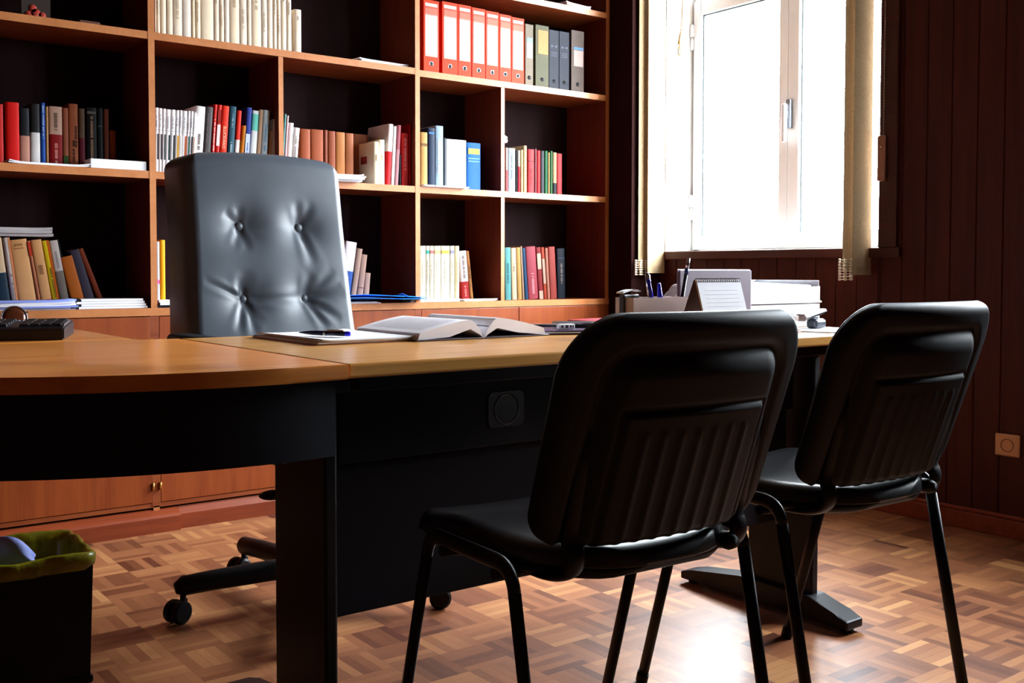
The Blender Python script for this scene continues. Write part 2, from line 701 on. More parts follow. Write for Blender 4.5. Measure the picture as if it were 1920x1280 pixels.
pbox('back_panel', M['case_back'], case, 0.12, 3.33, YK - .008, YK, .06, 2.6)
for x in XD:
    pale_front_board('upright', M['case_v'], x, x + TW, YB, YK - .008, 0.06, 2.6)
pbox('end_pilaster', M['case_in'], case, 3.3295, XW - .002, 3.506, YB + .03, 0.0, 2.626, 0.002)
for i in range(3):
    a, c = XD[i] + TW, XD[i + 1]
    for k, z in enumerate(ZS[1:3] + ([ZS[3]] if i == 2 else [2.42])):
        zz = z - (.006 if (i == 2 and k == 1) else 0)
        pale_front_board('shelf', M['case'], a, c, YB + .001, YK - .008, zz - TH, zz)
pale_front_board('cabinet_top', M['case'], XD[0], 3.329, YB - .004, YK - .008, ZS[0] - .027, ZS[0])
pbox('top_board', M['case'], case, XD[0], 3.329, YB, YK - .008, 2.6, 2.626, 0.001)
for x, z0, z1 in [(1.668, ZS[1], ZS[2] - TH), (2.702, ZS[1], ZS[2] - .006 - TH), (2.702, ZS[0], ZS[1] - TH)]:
    pale_front_board('divider', M['case_v'], x, x + .019, YB + .004, YK - .008, z0, z1)
b = BM()
for x in XD:
    box(b, x - .004, x + TW + .004, YB - .0015, YB + .02, .09, ZS[0] - .027)
box(b, XD[0], 3.329, YB, YB + .02, .085, .1)
box(b, XD[0], 3.329, YB + .2, YK - .008, 0, .085)
obj('carcass', b, M['case'], case)
for i in range(3):
    a, c = XD[i] + TW + .005, XD[i + 1] - .005
    mid = (a + c) / 2
    for l, r_, hinge in ((a, mid - .0015, a), (mid + .0015, c, c)):
        d = pbox('cabinet_door', M['door'], case, l, r_, YB - .002, YB + .016, .102, ZS[0] - .03, 0.0015)
        s = -1 if hinge == c else 1
        for z in (.665, .16):
            bb = BM()
            lathe(bb, [(0, -.013), (.0042, -.013), (.0042, .013), (0, .013)], 10, Matrix.Translation((hinge - s * .0035, YB - .006, z)))
            obj('hinge', bb, M['brass'], d)
b = BM()
for x0, x1, yf in ((XD[0], 1.27, 3.63), (1.272, 3.329, 3.648)):
    prof = [(yf, 0), (yf, .052), (yf + .006, .060), (3.668, .078), (3.668, 0)]
    vs0 = [b.verts.new((x0, y, z)) for y, z in prof]
    vs1 = [b.verts.new((x1, y, z)) for y, z in prof]
    ring_faces(b, [vs0, vs1], 0, smooth=False)
obj('skirting', b, M['skirt'], case)
rebase(case, (1.72, YB, 0))

# ------------------------------------------------------------------ books
BOOK_ROWS = [
 ('ivory', 1.7415, [
  (1.2119,0.0053,0.2125,0,0.012,0.15,'efe3d0',[],
   'first ivory volume from the left in the long pale row on the top shelf'),
  (1.218,0.0122,0.2125,0,0.012,0.15,'eadcc6',[('t', 0.28, 0.62, 'c9b8a6')],
   'second ivory volume from the left in the long pale row on the top shelf'),
  (1.231,0.0211,0.2125,0,0.012,0.15,'efe0cc',[('t', 0.86, 0.93, '9a8a7c')],
   'third ivory volume from the left in the long pale row on the top shelf'),
  (1.2528,0.0227,0.2125,0,0.012,0.15,'e8dcc8',[('t', 0.62, 0.9, 'b9a894')],
   'fourth ivory volume from the left in the long pale row on the top shelf'),
  (1.2763,0.033,0.2125,0,0.012,0.15,'f0e4d6',[('t', 0.28, 0.62, 'c9b8a6')],
   'fifth ivory volume from the left in the long pale row on the top shelf'),
  (1.3101,0.0313,0.2125,0,0.012,0.15,'ece6e2',[('t', 0.86, 0.93, '9a8a7c')],
   'sixth ivory volume from the left in the long pale row on the top shelf'),
  (1.3421,0.0131,0.2125,0,0.012,0.15,'e6d6b8',[('t', 0.62, 0.9, 'b9a894')],
   'seventh ivory volume from the left in the long pale row on the top shelf'),
  (1.356,0.0192,0.2124,0,0.012,0.15,'eadfc9',[('t', 0.28, 0.62, 'c9b8a6')],
   'eighth ivory volume from the left in the long pale row on the top shelf'),
  (1.376,0.0478,0.2124,0,0.012,0.15,'efe2cf',[('t', 0.86, 0.93, '9a8a7c')],
   'ninth ivory volume from the left in the long pale row on the top shelf'),
  (1.4245,0.0197,0.2124,0,0.012,0.15,'ece0d0',[('t', 0.62, 0.9, 'b9a894')],
   'tenth ivory volume from the left in the long pale row on the top shelf'),
  (1.445,0.0172,0.2124,0,0.012,0.15,'e9dcc9',[('t', 0.28, 0.62, 'c9b8a6')],
   'eleventh ivory volume from the left in the long pale row on the top shelf'),
  (1.463,0.0193,0.2124,0,0.012,0.15,'ece4e0',[('t', 0.86, 0.93, '9a8a7c')],
   'twelfth ivory volume from the left in the long pale row on the top shelf'),
  (1.4831,0.0378,0.2124,0,0.012,0.15,'eaddc8',[('t', 0.62, 0.9, 'b9a894')],
   'thirteenth ivory volume from the left in the long pale row on the top shelf'),
  (1.5216,0.0279,0.2123,0,0.012,0.15,'ece2d6',[('t', 0.28, 0.62, 'c9b8a6')],
   'fourteenth ivory volume from the left in the long pale row on the top shelf'),
  (1.5503,0.0168,0.2123,0,0.012,0.15,'e8dccc',[('t', 0.86, 0.93, '9a8a7c')],
   'fifteenth ivory volume from the left in the long pale row on the top shelf'),
  (1.5679,0.0378,0.2123,0,0.012,0.15,'efe2cf',[('t', 0.62, 0.9, 'b9a894')],
   'sixteenth ivory volume from the left in the long pale row on the top shelf'),
  (1.6064,0.0224,0.2123,0,0.012,0.15,'ece6de',[('t', 0.28, 0.62, 'c9b8a6')],
   'seventeenth ivory volume from the left in the long pale row on the top shelf'),
  (1.6296,0.0215,0.2123,0,0.012,0.15,'eaded0',[('t', 0.86, 0.93, '9a8a7c')],
   'eighteenth ivory volume from the left in the long pale row on the top shelf'),
  (1.6518,0.0152,0.2123,0,0.012,0.15,'f0e6da',[('t', 0.62, 0.9, 'b9a894')],
   'nineteenth ivory volume from the left in the long pale row on the top shelf'),
  (1.6678,0.0153,0.2123,0,0.012,0.15,'e9ddcc',[('t', 0.28, 0.62, 'c9b8a6')],
   'twentieth ivory volume from the left in the long pale row on the top shelf'),
  (1.6838,0.0218,0.2123,0,0.012,0.15,'eee2d2',[('t', 0.86, 0.93, '9a8a7c')],
   'twenty-first ivory volume from the left in the long pale row on the top shelf'),
  (1.7065,0.0198,0.2123,0,0.012,0.15,'ece2d6',[('t', 0.62, 0.9, 'b9a894')],
   'twenty-second ivory volume from the left in the long pale row on the top shelf'),
  (1.7391,0.0277,0.1614,0,0.012,0.15,'efe4d8',[('t', 0.75, 0.85, 'a89a8e')],
   'last ivory volume standing apart at the right end of the pale row'),
 ]),
 ('bay1_middle', 1.261, [
  (0.7084,0.0345,0.2012,0,0.11,0.17,'a81008',[],
   'dark red book cut off by the left picture edge on the middle shelf'),
  (0.7517,0.04,0.2109,0,0.11,0.17,'c4100c',[],
   'bright red tall book at the left of the middle shelf'),
  (0.7932,0.0297,0.1949,0,0.11,0.17,'16161c',[('b', 0, 0.53, 'b07a68')],
   'book with black upper spine and pinkish lower spine beside the red one'),
  (0.8271,0.0284,0.2122,0,0.11,0.17,'1a1718',[('b', 0, 0.55, 'cfc9c6')],
   'book with black top and silvery white lower spine on the left middle shelf'),
  (0.8588,0.0135,0.2181,0,0.11,0.17,'1f4a9a',[('t', 0.45, 0.97, 'b8c8dc')],
   'narrow blue and white glossy book on the left middle shelf'),
  (0.8739,0.0085,0.2068,0,0.11,0.17,'a87c50',[],
   'very thin tan booklet beside the narrow blue glossy book'),
  (0.8857,0.041,0.2095,0,0.11,0.17,'b08c78',[('b', 0, 0.55, '7c0c0e'), ('t', 0.62, 0.9, '5a4438'), ('t', 0.08, 0.42, 'c07a70')],
   'book with beige upper spine and dark red lower spine with pale lettering'),
  (0.9284,0.0182,0.207,0,0.11,0.17,'8c4c34',[('r', 0.09, 0.22, '2c4a1c')],
   'brown book with a small green emblem low on its spine'),
  (0.9482,0.0297,0.2239,0,0.11,0.17,'9a5434',[('t', 0.12, 0.46, '22140e'), ('t', 0.34, 0.68, '2a1a12', 0.75)],
   'tall tan brown book with dark lettering along its spine'),
  (0.9821,0.0185,0.2102,0,0.11,0.17,'5a4434',[('b', 0, 0.52, '5c1a26')],
   'book with grey brown upper spine and maroon lower spine'),
  (1.005,0.0356,0.2167,0,0.11,0.17,'12100f',[('t', 0.06, 0.86, '8a6a54'), ('r', 0.9, 0.94, '5a5450')],
   'black book with large faded lettering along its spine'),
  (1.0422,0.0189,0.2176,0,0.11,0.17,'0e1012',[('r', 0.7, 0.72, '38424a')],
   'plain black book right of the black lettered one'),
  (1.0646,0.0173,0.2159,0,0.11,0.17,'6e3826',[],
   'brown book next to last on the left middle shelf'),
  (1.0836,0.021,0.1436,0,0.11,0.17,'8a3a0c',[],
   'short orange brown book ending the row on the left middle shelf'),
 ]),
 ('journals', 1.261, [
  (1.2127,0.0123,0.2253,0.8,0.03,0.16,'e6e2e4',[('s', 0.2, 0.6, '141414'), ('r', 0.655, 0.665, 'a8a4a8'), ('t', 0.7, 0.9, '9a98a0')],
   'first white journal from the left beside the office chair top, black spine stripe'),
  (1.2246,0.0123,0.2247,1.1,0.03,0.16,'e6e2e4',[('s', 0.2, 0.6, '141414'), ('r', 0.655, 0.665, 'a8a4a8'), ('t', 0.7, 0.9, '9a98a0')],
   'second white journal from the left beside the office chair top, black spine stripe'),
  (1.2366,0.0116,0.224,1.4,0.03,0.16,'e6e2e4',[('s', 0.2, 0.6, '0d2e28'), ('r', 0.655, 0.665, 'a8a4a8'), ('t', 0.7, 0.9, '9a98a0')],
   'third white journal from the left beside the office chair top, dark green spine stripe'),
  (1.2478,0.0166,0.2227,1.7,0.03,0.16,'e6e2e4',[('s', 0.2, 0.6, '0d2e28'), ('r', 0.655, 0.665, 'a8a4a8'), ('t', 0.7, 0.9, '9a98a0')],
   'fourth white journal from the left beside the office chair top, dark green spine stripe'),
  (1.2641,0.0167,0.2234,2,0.03,0.16,'e6e2e4',[('s', 0.2, 0.6, '16211f'), ('r', 0.655, 0.665, 'a8a4a8'), ('t', 0.7, 0.9, '9a98a0')],
   'fifth white journal from the left beside the office chair top, blackish spine stripe'),
  (1.2804,0.0126,0.2229,2.3,0.03,0.16,'e6e2e4',[('s', 0.2, 0.6, 'c8900a'), ('r', 0.655, 0.665, 'a8a4a8'), ('t', 0.7, 0.9, '9a98a0')],
   'sixth white journal from the left beside the office chair top, amber spine stripe'),
  (1.2925,0.0107,0.2241,2.6,0.03,0.16,'e6e2e4',[('s', 0.2, 0.6, 'e0d8d0'), ('r', 0.655, 0.665, 'a8a4a8'), ('t', 0.7, 0.9, '9a98a0')],
   'seventh white journal from the left beside the office chair top, pale spine stripe'),
  (1.3028,0.0175,0.2227,2.9,0.03,0.16,'e6e2e4',[('s', 0.2, 0.6, 'a84a1e'), ('r', 0.655, 0.665, 'a8a4a8'), ('t', 0.7, 0.9, '9a98a0')],
   'eighth white journal from the left beside the office chair top, rust spine stripe'),
  (1.3199,0.0098,0.2241,3.2,0.03,0.16,'e6e2e4',[('s', 0.2, 0.6, '12564e'), ('r', 0.655, 0.665, 'a8a4a8'), ('t', 0.7, 0.9, '9a98a0')],
   'ninth white journal from the left beside the office chair top, teal spine stripe'),
  (1.3294,0.0108,0.2243,3.5,0.03,0.16,'e6e2e4',[('s', 0.2, 0.6, '1c1c1c'), ('r', 0.655, 0.665, 'a8a4a8'), ('t', 0.7, 0.9, '9a98a0')],
   'tenth white journal from the left beside the office chair top, dark grey spine stripe'),
  (1.3398,0.0075,0.2215,3.9,0.03,0.16,'e6e2e4',[('s', 0.2, 0.6, 'b06a2a'), ('r', 0.655, 0.665, 'a8a4a8'), ('t', 0.7, 0.9, '9a98a0')],
   'eleventh white journal from the left beside the office chair top, tan spine stripe'),
 ]),
 ('bay2_middle', 1.261, [
  (1.35,0.0337,0.2463,4.2,0.04,0.17,'e8e2de',[('r', 0, 0.13, 'b02a2a'), ('t', 0.36, 0.6, '6a5a58')],
   'tall white book with a red foot, right of the white journals'),
  (1.3861,0.0263,0.2474,4.2,0.04,0.17,'4a4444',[('t', 0.1, 0.9, '6a6464', 0.3, 0.12)],
   'grey glossy hardback between the tall white book and the red ones'),
  (1.4149,0.0125,0.2591,4.1,0.04,0.17,'c81e16',[('t', 0.04, 0.8, 'f0d8d0')],
   'slim red book with white vertical lettering behind the office chair'),
  (1.4299,0.0146,0.2587,4.1,0.04,0.17,'c02014',[('r', 0.42, 0.72, 'd8c8c4'), ('r', 0.74, 0.93, '8a1a10')],
   'red book with a white block on its spine behind the office chair'),
  (1.4469,0.0258,0.257,4.1,0.04,0.17,'d42a14',[('E', 0.395, 0.706, 'f0cca8')],
   'red book titled ELUCIDARIO in tan capitals'),
  (1.4752,0.025,0.2577,4.1,0.04,0.17,'244858',[('t', 0.08, 0.5, '9ab0b8'), ('t', 0.7, 0.9, '7a98a4')],
   'dark teal hardback right of the red titled book'),
  (1.5028,0.017,0.2443,4.4,0.04,0.17,'e8e4e2',[('b', 0.56, 1, 'cc2414')],
   'small book with red upper spine and white lower spine'),
  (1.5223,0.015,0.1911,5.5,0.04,0.17,'b86a10',[],
   'low orange book tucked left of the navy glossy one'),
  (1.5398,0.0204,0.2596,4.2,0.04,0.17,'2a3a8a',[('r', 0.0, 0.62, 'c8d4e8'), ('t', 0.04, 0.5, '24409a')],
   'navy book fading to white with blue capitals on its spine'),
  (1.5627,0.0247,0.2501,4.3,0.04,0.17,'e4e8ea',[('b', 0.7, 0.95, '6ac8b8')],
   'white book with a mint green block at the top of its spine'),
  (1.5899,0.0144,0.2561,4.3,0.04,0.17,'d8b89a',[],
   'beige paperback right of the mint topped white book'),
  (1.6068,0.024,0.2562,4.3,0.04,0.17,'c4d8e2',[('s', 0.02, 0.3, '2a88cc'), ('t', 0.4, 0.8, '6aa8d0')],
   'pale blue and white book left of the small cream box'),
  (1.6355,0.0092,0.182,5.2,0.04,0.17,'d8b07c',[],
   'small tan booklet left of the white slab'),
  (1.6473,0.0308,0.2239,4.3,0.04,0.17,'ece8e2',[],
   'thick white slab of a book in front of the shelf divider'),
  (1.6806,0.0083,0.2519,3.9,0.04,0.17,'10242a',[],
   'thin black book just right of the white slab'),
  (1.6908,0.009,0.2488,3.9,0.04,0.17,'4a8480',[],
   'thin sea green book right of the thin black one'),
  (1.7017,0.0079,0.2437,4,0.04,0.17,'e0b8c0',[('r', 0, 0.3, 'b03040')],
   'thin pink and white book left of the red footed pair'),
  (1.7122,0.0171,0.2168,4.5,0.04,0.17,'ebe6e2',[('b', 0, 0.34, 'c01c28')],
   'white book with a red lower spine, taller of the red footed pair'),
  (1.7319,0.0227,0.2005,4.8,0.04,0.17,'dcd6d4',[('b', 0, 0.22, 'b01a26'), ('t', 0.4, 0.85, '8a8484')],
   'white book with a red lower spine, shorter and right of the pair'),
  (1.7721,0.0429,0.1985,0,0.04,0.17,'8c4222',[],
   'first brown leather volume right of the red footed white books'),
  (1.8164,0.0542,0.2005,0,0.04,0.17,'8e4424',[],
   'second brown leather volume right of the red footed white books'),
  (1.8721,0.0169,0.2015,0,0.04,0.17,'74341a',[],
   'narrow dark brown volume in the middle of the brown leather row'),
  (1.8905,0.0321,0.1994,0,0.04,0.17,'803c20',[],
   'reddish brown volume in the brown leather row behind the office chair'),
  (1.9241,0.0406,0.1983,0,0.04,0.17,'a06232',[],
   'light tan brown volume in the brown leather row'),
  (1.9662,0.0364,0.1972,0,0.04,0.17,'8e4e2a',[],
   'brown volume in the leather row beside the leaning boxed books'),
  (2.0474,0.0673,0.2088,0,0.12,0.15,'844a2c',[],
   'last and widest brown volume, half behind the cream boxed book'),
 ]),
 ('bay2_right', 1.261, [
  (2.07,0.0247,0.167,0,0,0.16,'e8d8b8',[('t', 0.55, 0.7, '9a6a3a')],
   'cream book with a red plate on its cover standing right of the brown volumes'),
  (2.1139,0.0238,0.1817,0,0.03,0.17,'ece6d2',[('t', 0.55, 0.7, 'b08a5a')],
   'white book right of the cream box with red plate'),
  (2.141,0.0227,0.2477,3.7,0.03,0.17,'ecdcd8',[('b', 0, 0.55, 'c8141c')],
   'tall leaning book with white top and red lower spine'),
  (2.1659,0.0154,0.2405,3.2,0.03,0.17,'ede8e8',[],
   'plain white leaning book right of the red and white one'),
  (2.1834,0.0167,0.2467,3.7,0.03,0.17,'b86470',[('b', 0, 0.6, 'c89098')],
   'rose pink leaning book between the plain white and the red ones'),
  (2.2035,0.0118,0.1274,0,0.03,0.17,'14121a',[],
   'low black booklet under the rose pink leaning book'),
  (2.2173,0.0335,0.2159,0,0.03,0.17,'c41a1a',[('t', 0.3, 0.9, 'e08078')],
   'red book with pale vertical lettering near the middle divider'),
  (2.2529,0.0094,0.2547,0,0.03,0.17,'b8100e',[],
   'slim dark red hardback rising behind the black and white spine'),
  (2.2644,0.0159,0.2538,0,0.03,0.17,'c8161a',[('b', 0, 0.46, '161214'), ('r', 0.48, 0.75, 'd8b89a')],
   'last book before the middle divider, red top over beige and black'),
 ]),
 ('bay3_middle_left', 1.261, [
  (2.3208,0.0346,0.2305,0,0.05,0.18,'b08a4c',[('r', 0.75, 0.8, '6a4a20')],
   'ochre bound book first right of the middle divider'),
  (2.3575,0.0349,0.2512,0,0.05,0.18,'10203a',[('r', 0.9, 0.93, '3a6aa0')],
   'dark navy binder right of the ochre book'),
  (2.3945,0.0394,0.2634,0,0.05,0.18,'8aa0b4',[('t', 0.2, 0.8, 'b8ccd8', 0.4, 0.3)],
   'tall silvery blue box spine right of the navy binder'),
  (2.436,0.0127,0.2142,0,0.05,0.18,'4a5058',[],
   'thin grey book beside the wide white one'),
  (2.4509,0.1006,0.2118,0,0.05,0.18,'f2f2f0',[],
   'very wide plain white book beside the blue book'),
  (2.5537,0.0736,0.2048,0,0.05,0.18,'1e62b0',[('r', 0.76, 0.88, 'c8b04a'), ('r', 0.66, 0.68, '7ab0dc'), ('r', 0.6, 0.62, '7ab0dc')],
   'thick blue book with a yellow emblem on its spine'),
 ]),
 ('bay3_middle_right', 1.261, [
  (2.7548,0.0124,0.1953,0,0.04,0.16,'dcd2ca',[('r', 0.02, 0.5, 'c04a50')],
   'thin white book with a red lower spine beside the right shelf post'),
  (2.7689,0.0397,0.1949,0,0.04,0.16,'a8b0b8',[('t', 0.3, 0.9, '7c8690')],
   'pale grey book under the white folded papers'),
  (2.8102,0.0102,0.1874,0,0.04,0.16,'1a1a20',[],
   'thin black book right of the pale grey one'),
  (2.8218,0.0135,0.1883,0,0.04,0.16,'c8b8a4',[('b', 0, 0.62, 'b81824')],
   'narrow book with beige top and red lower spine'),
  (2.8371,0.0148,0.1918,0,0.04,0.16,'b8a474',[],
   'narrow olive beige book beside the taller beige one'),
  (2.8533,0.0197,0.212,0,0.04,0.16,'c0a478',[],
   'tallest beige book on the right middle shelf'),
  (2.8783,0.0372,0.1978,0,0.04,0.16,'bc2c30',[('r', 0.72, 0.74, '5a1414'), ('t', 0.2, 0.6, '8a1c1c')],
   'wide crimson book right of the tall beige one'),
  (2.9178,0.0114,0.202,0,0.04,0.16,'8a4a50',[],
   'dusky pink thin book between two red ones'),
  (2.931,0.0198,0.1961,0,0.04,0.16,'c41a1a',[],
   'bright red narrow book left of the dark grey one'),
  (2.9525,0.0199,0.1952,0,0.04,0.16,'3a3a40',[],
   'dark grey narrow book left of the green pair'),
  (2.9741,0.0185,0.1966,0,0.04,0.16,'0e5a30',[],
   'left book of the green pair on the right middle shelf'),
  (2.9943,0.0107,0.1905,0,0.04,0.16,'b88a5a',[],
   'thin tan book between the two green ones'),
  (3.0068,0.0155,0.1987,0,0.04,0.16,'2a5a2c',[],
   'right book of the green pair on the right middle shelf'),
  (3.024,0.0219,0.1929,0,0.04,0.16,'b8946c',[('b', 0, 0.28, '14141c')],
   'book with tan upper spine and black foot'),
  (3.0476,0.0299,0.1899,0,0.04,0.16,'b8282a',[],
   'red book ending the row on the right middle shelf'),
 ]),
 ('bay1_bottom', 0.785, [
  (0.6887,0.0732,0.2345,-6.6,0.13,0.14,'b89a78',[('b', 0, 0.5, '0e2230'), ('r', 0.5, 0.52, 'c8b49c')],
   'wide leaning book with cream top and dark blue lower half at the picture edge'),
  (0.7681,0.0197,0.2408,-6.6,0.13,0.14,'c8b8b0',[('s', 0.0, 1, 'c87a4a'), ('t', 0.1, 0.5, '7a6a68')],
   'leaning white glossy book with an orange edge on the cabinet'),
  (0.7912,0.0538,0.2332,-8,0.13,0.14,'c08a58',[('t', 0.84, 0.94, '8a5a34', 0.5, 0.5)],
   'wide tan leaning book on the left end of the cabinet'),
  (0.848,0.0109,0.2325,-8.7,0.13,0.14,'9c5a38',[('r', 0.78, 0.98, 'a82a10')],
   'brown leaning book with a red square at the top of its spine'),
  (0.8607,0.0338,0.2347,-8.7,0.13,0.14,'c48c58',[('b', 0, 0.13, 'b83018'), ('t', 0.5, 0.66, '7a5030', 0.5, 0.4)],
   'tan leaning book with a red foot on its spine'),
  (0.8974,0.0222,0.2336,-9.1,0.13,0.14,'d8b810',[('t', 0.05, 0.6, '4a4008'), ('s', 0, 1, 'c04a10')],
   'yellow leaning book on the cabinet'),
  (0.9233,0.0267,0.2343,-9.5,0.13,0.14,'c8bab4',[('b', 0, 0.55, '7a6e62'), ('t', 0.6, 0.85, '8a8480')],
   'leaning book with white upper and grey lower spine right of the yellow one'),
  (0.957,0.007,0.2413,-10.4,0.15,0.12,'0e1218',[],
   'big black binder leaning behind the orange book'),
  (0.9607,0.0414,0.1796,-12.8,0.13,0.14,'b8601c',[],
   'short wide orange leaning book on the cabinet'),
  (1.0058,0.0328,0.2052,-15.8,0.13,0.14,'3c3644',[],
   'purple grey leaning book left of the last brown one'),
  (1.0524,0.0179,0.2165,-20.3,0.13,0.14,'7a2e14',[],
   'reddish brown book leaning most steeply at the row end'),
 ]),
 ('bay2_bottom_left', 0.785, [
  (1.2224,0.0134,0.2335,0,0.06,0.15,'b8b8c0',[('r', 0.36, 0.42, 'e06a9a')],
   'grey spine with a pink sticker beside the office chair back'),
  (1.2376,0.0182,0.2395,0,0.06,0.15,'e8a010',[],
   'orange yellow book peeking out left of the office chair back'),
 ]),
 ('bay2_bottom_right', 0.785, [
  (1.9456,0.0497,0.2453,8.7,0.07,0.15,'d8ccd0',[('b', 0, 0.52, '1c4488'), ('t', 0.06, 0.44, 'a8b8d8')],
   'leaning book with white top and blue lower spine right of the office chair'),
  (1.998,0.0253,0.2201,9.1,0.07,0.15,'9a7a6a',[],
   'taller beige leaning book behind the blue folder'),
  (2.0268,0.0281,0.1956,7.4,0.07,0.15,'a07c6c',[('r', 0.3, 0.32, '6a4a3c')],
   'middle beige leaning book behind the blue folder'),
  (2.0584,0.026,0.1211,4.9,0.07,0.15,'a88472',[],
   'shortest beige book at the end of the leaning group behind the blue folder'),
 ]),
 ('cream_set', 0.785, [
  (2.3281,0.0296,0.2345,0,0.07,0.16,'efe9d0',[('r', 0.86, 0.92, 'b8d8d0'), ('r', 0.205, 0.212, 'a8a08a'), ('t', 0.3, 0.75, 'c8c0a0')],
   'first cream volume from the middle divider on the cabinet, pale mint label'),
  (2.3584,0.0178,0.2349,0,0.07,0.16,'efe9d0',[('r', 0.86, 0.92, '2a9a88'), ('r', 0.205, 0.212, 'a8a08a'), ('t', 0.3, 0.75, 'c8c0a0')],
   'second cream volume from the middle divider on the cabinet, green label'),
  (2.377,0.0206,0.2352,0,0.07,0.16,'efe9d0',[('r', 0.86, 0.92, 'd86a6a'), ('r', 0.205, 0.212, 'a8a08a'), ('t', 0.3, 0.75, 'c8c0a0')],
   'third cream volume from the middle divider on the cabinet, rose label'),
  (2.3984,0.0342,0.2356,0,0.07,0.16,'efe9d0',[('r', 0.86, 0.92, 'e0a878'), ('r', 0.205, 0.212, 'a8a08a'), ('t', 0.3, 0.75, 'c8c0a0')],
   'fourth cream volume from the middle divider on the cabinet, peach label'),
  (2.4334,0.0455,0.2361,0,0.07,0.16,'efe9d0',[('r', 0.86, 0.92, 'e8d840'), ('r', 0.205, 0.212, 'a8a08a'), ('t', 0.3, 0.75, 'c8c0a0')],
   'fifth cream volume from the middle divider on the cabinet, yellow label'),
  (2.4797,0.0239,0.2367,0,0.07,0.16,'efe9d0',[('r', 0.86, 0.92, '8a86a0'), ('r', 0.205, 0.212, 'a8a08a'), ('t', 0.3, 0.75, 'c8c0a0')],
   'sixth cream volume from the middle divider on the cabinet, violet label'),
  (2.5045,0.0241,0.237,0,0.07,0.16,'e0cf9c',[('r', 0.205, 0.212, 'a8a08a'), ('t', 0.3, 0.75, 'c8c0a0')],
   'seventh cream volume from the middle divider on the cabinet, no coloured label'),
 ]),
 ('bay3_bottom_left', 0.785, [
  (2.5501,0.0412,0.2155,-5.1,0.08,0.15,'d8c8c8',[('b', 0, 0.38, 'a81a18'), ('t', 0.45, 0.9, '8a7a7a'), ('t', 0.08, 0.3, 'd87a74')],
   'leaning book with white upper and red lower spine right of the cream set'),
  (2.5951,0.0161,0.2164,-6.7,0.08,0.15,'b8763c',[('t', 0.45, 0.7, '3a2414')],
   'thin tan leaning book ending the row right of the cream set'),
 ]),
 ('bay3_bottom_right', 0.785, [
  (2.776,0.0334,0.2338,-1.1,0.07,0.16,'5aa0a0',[('t', 0.3, 0.7, '2a6a74')],
   'turquoise book first right of the shelf post on the cabinet'),
  (2.8132,0.0292,0.232,-1.9,0.07,0.16,'d0bf9c',[('t', 0.55, 0.7, '7a6a50')],
   'cream leaning book right of the turquoise one on the cabinet'),
  (2.8448,0.0249,0.2348,-2.6,0.07,0.16,'c0924c',[],
   'ochre leaning book right of the cream one on the cabinet'),
  (2.872,0.0129,0.2401,-3.7,0.07,0.16,'b08a70',[],
   'thin pinkish tan leaning book left of the dark blue one'),
  (2.8872,0.019,0.2333,-4.6,0.07,0.16,'0e3c60',[],
   'dark blue leaning book left of the rose red ones'),
  (2.9086,0.0561,0.2387,-4.5,0.07,0.16,'a03844',[('t', 0.1, 0.5, 'd08a90')],
   'wide rose red book with pale lettering on the cabinet'),
  (2.9673,0.0272,0.2369,-4.6,0.07,0.16,'8a1c20',[('r', 0.58, 0.88, 'c8a890'), ('r', 0, 0.16, 'c8a890')],
   'red book with beige title labels at top and foot'),
  (2.997,0.018,0.2373,-4.7,0.07,0.16,'a83a20',[('r', 0.3, 0.78, 'c09a84')],
   'orange red book with a long beige label'),
  (3.0174,0.0165,0.2349,-4,0.07,0.16,'b87460',[],
   'thin salmon book beside the orange red labelled one'),
  (3.0363,0.0389,0.2401,-3.6,0.07,0.16,'a44038',[],
   'brick red book left of the navy one on the cabinet'),
  (3.0793,0.0475,0.2331,-1.8,0.07,0.16,'0e1424',[('r', 0.8, 0.81, '4a5a7a'), ('t', 0.3, 0.7, '8a7a70')],
   'navy black book ending the row on the cabinet'),
 ]),
]
BINDERS = [
  (2.3175,0.0751,0.2964,'red','first of the red lever arch binders, beside the middle divider'),
  (2.4092,0.0776,0.3018,'red','second red lever arch binder from the left on the upper shelf'),
  (2.4892,0.0666,0.302,'red','third red lever arch binder from the left on the upper shelf'),
  (2.5596,0.0699,0.2994,'red','fourth red lever arch binder from the left on the upper shelf'),
  (2.6322,0.0696,0.2965,'red','fifth red lever arch binder from the left on the upper shelf'),
  (2.7043,0.0648,0.293,'red','sixth red lever arch binder from the left on the upper shelf'),
  (2.7716,0.0684,0.2892,'red','last red lever arch binder, touching the slim grey binder'),
  (2.8469,0.044,0.2702,'grey','slim grey binder with a blue and white label beside the red ones'),
  (2.9041,0.0755,0.2757,'olive','olive grey binder with an orange label'),
  (2.9821,0.0566,0.2638,'navy','left of the two dark navy binders on the upper shelf'),
  (3.0413,0.0591,0.2649,'navy','right of the two dark navy binders on the upper shelf'),
  (3.1125,0.0764,0.2806,'greybrown','grey brown binder ending the row beside the empty shelf end'),
]

SPA = [PI * k / 10 for k in range(1, 10)]


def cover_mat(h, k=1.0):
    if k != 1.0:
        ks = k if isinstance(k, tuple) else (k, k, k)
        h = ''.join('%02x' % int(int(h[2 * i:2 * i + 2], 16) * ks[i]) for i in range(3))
    return plain('cover_' + h, h, 0.55, 0.14, var=0.05)


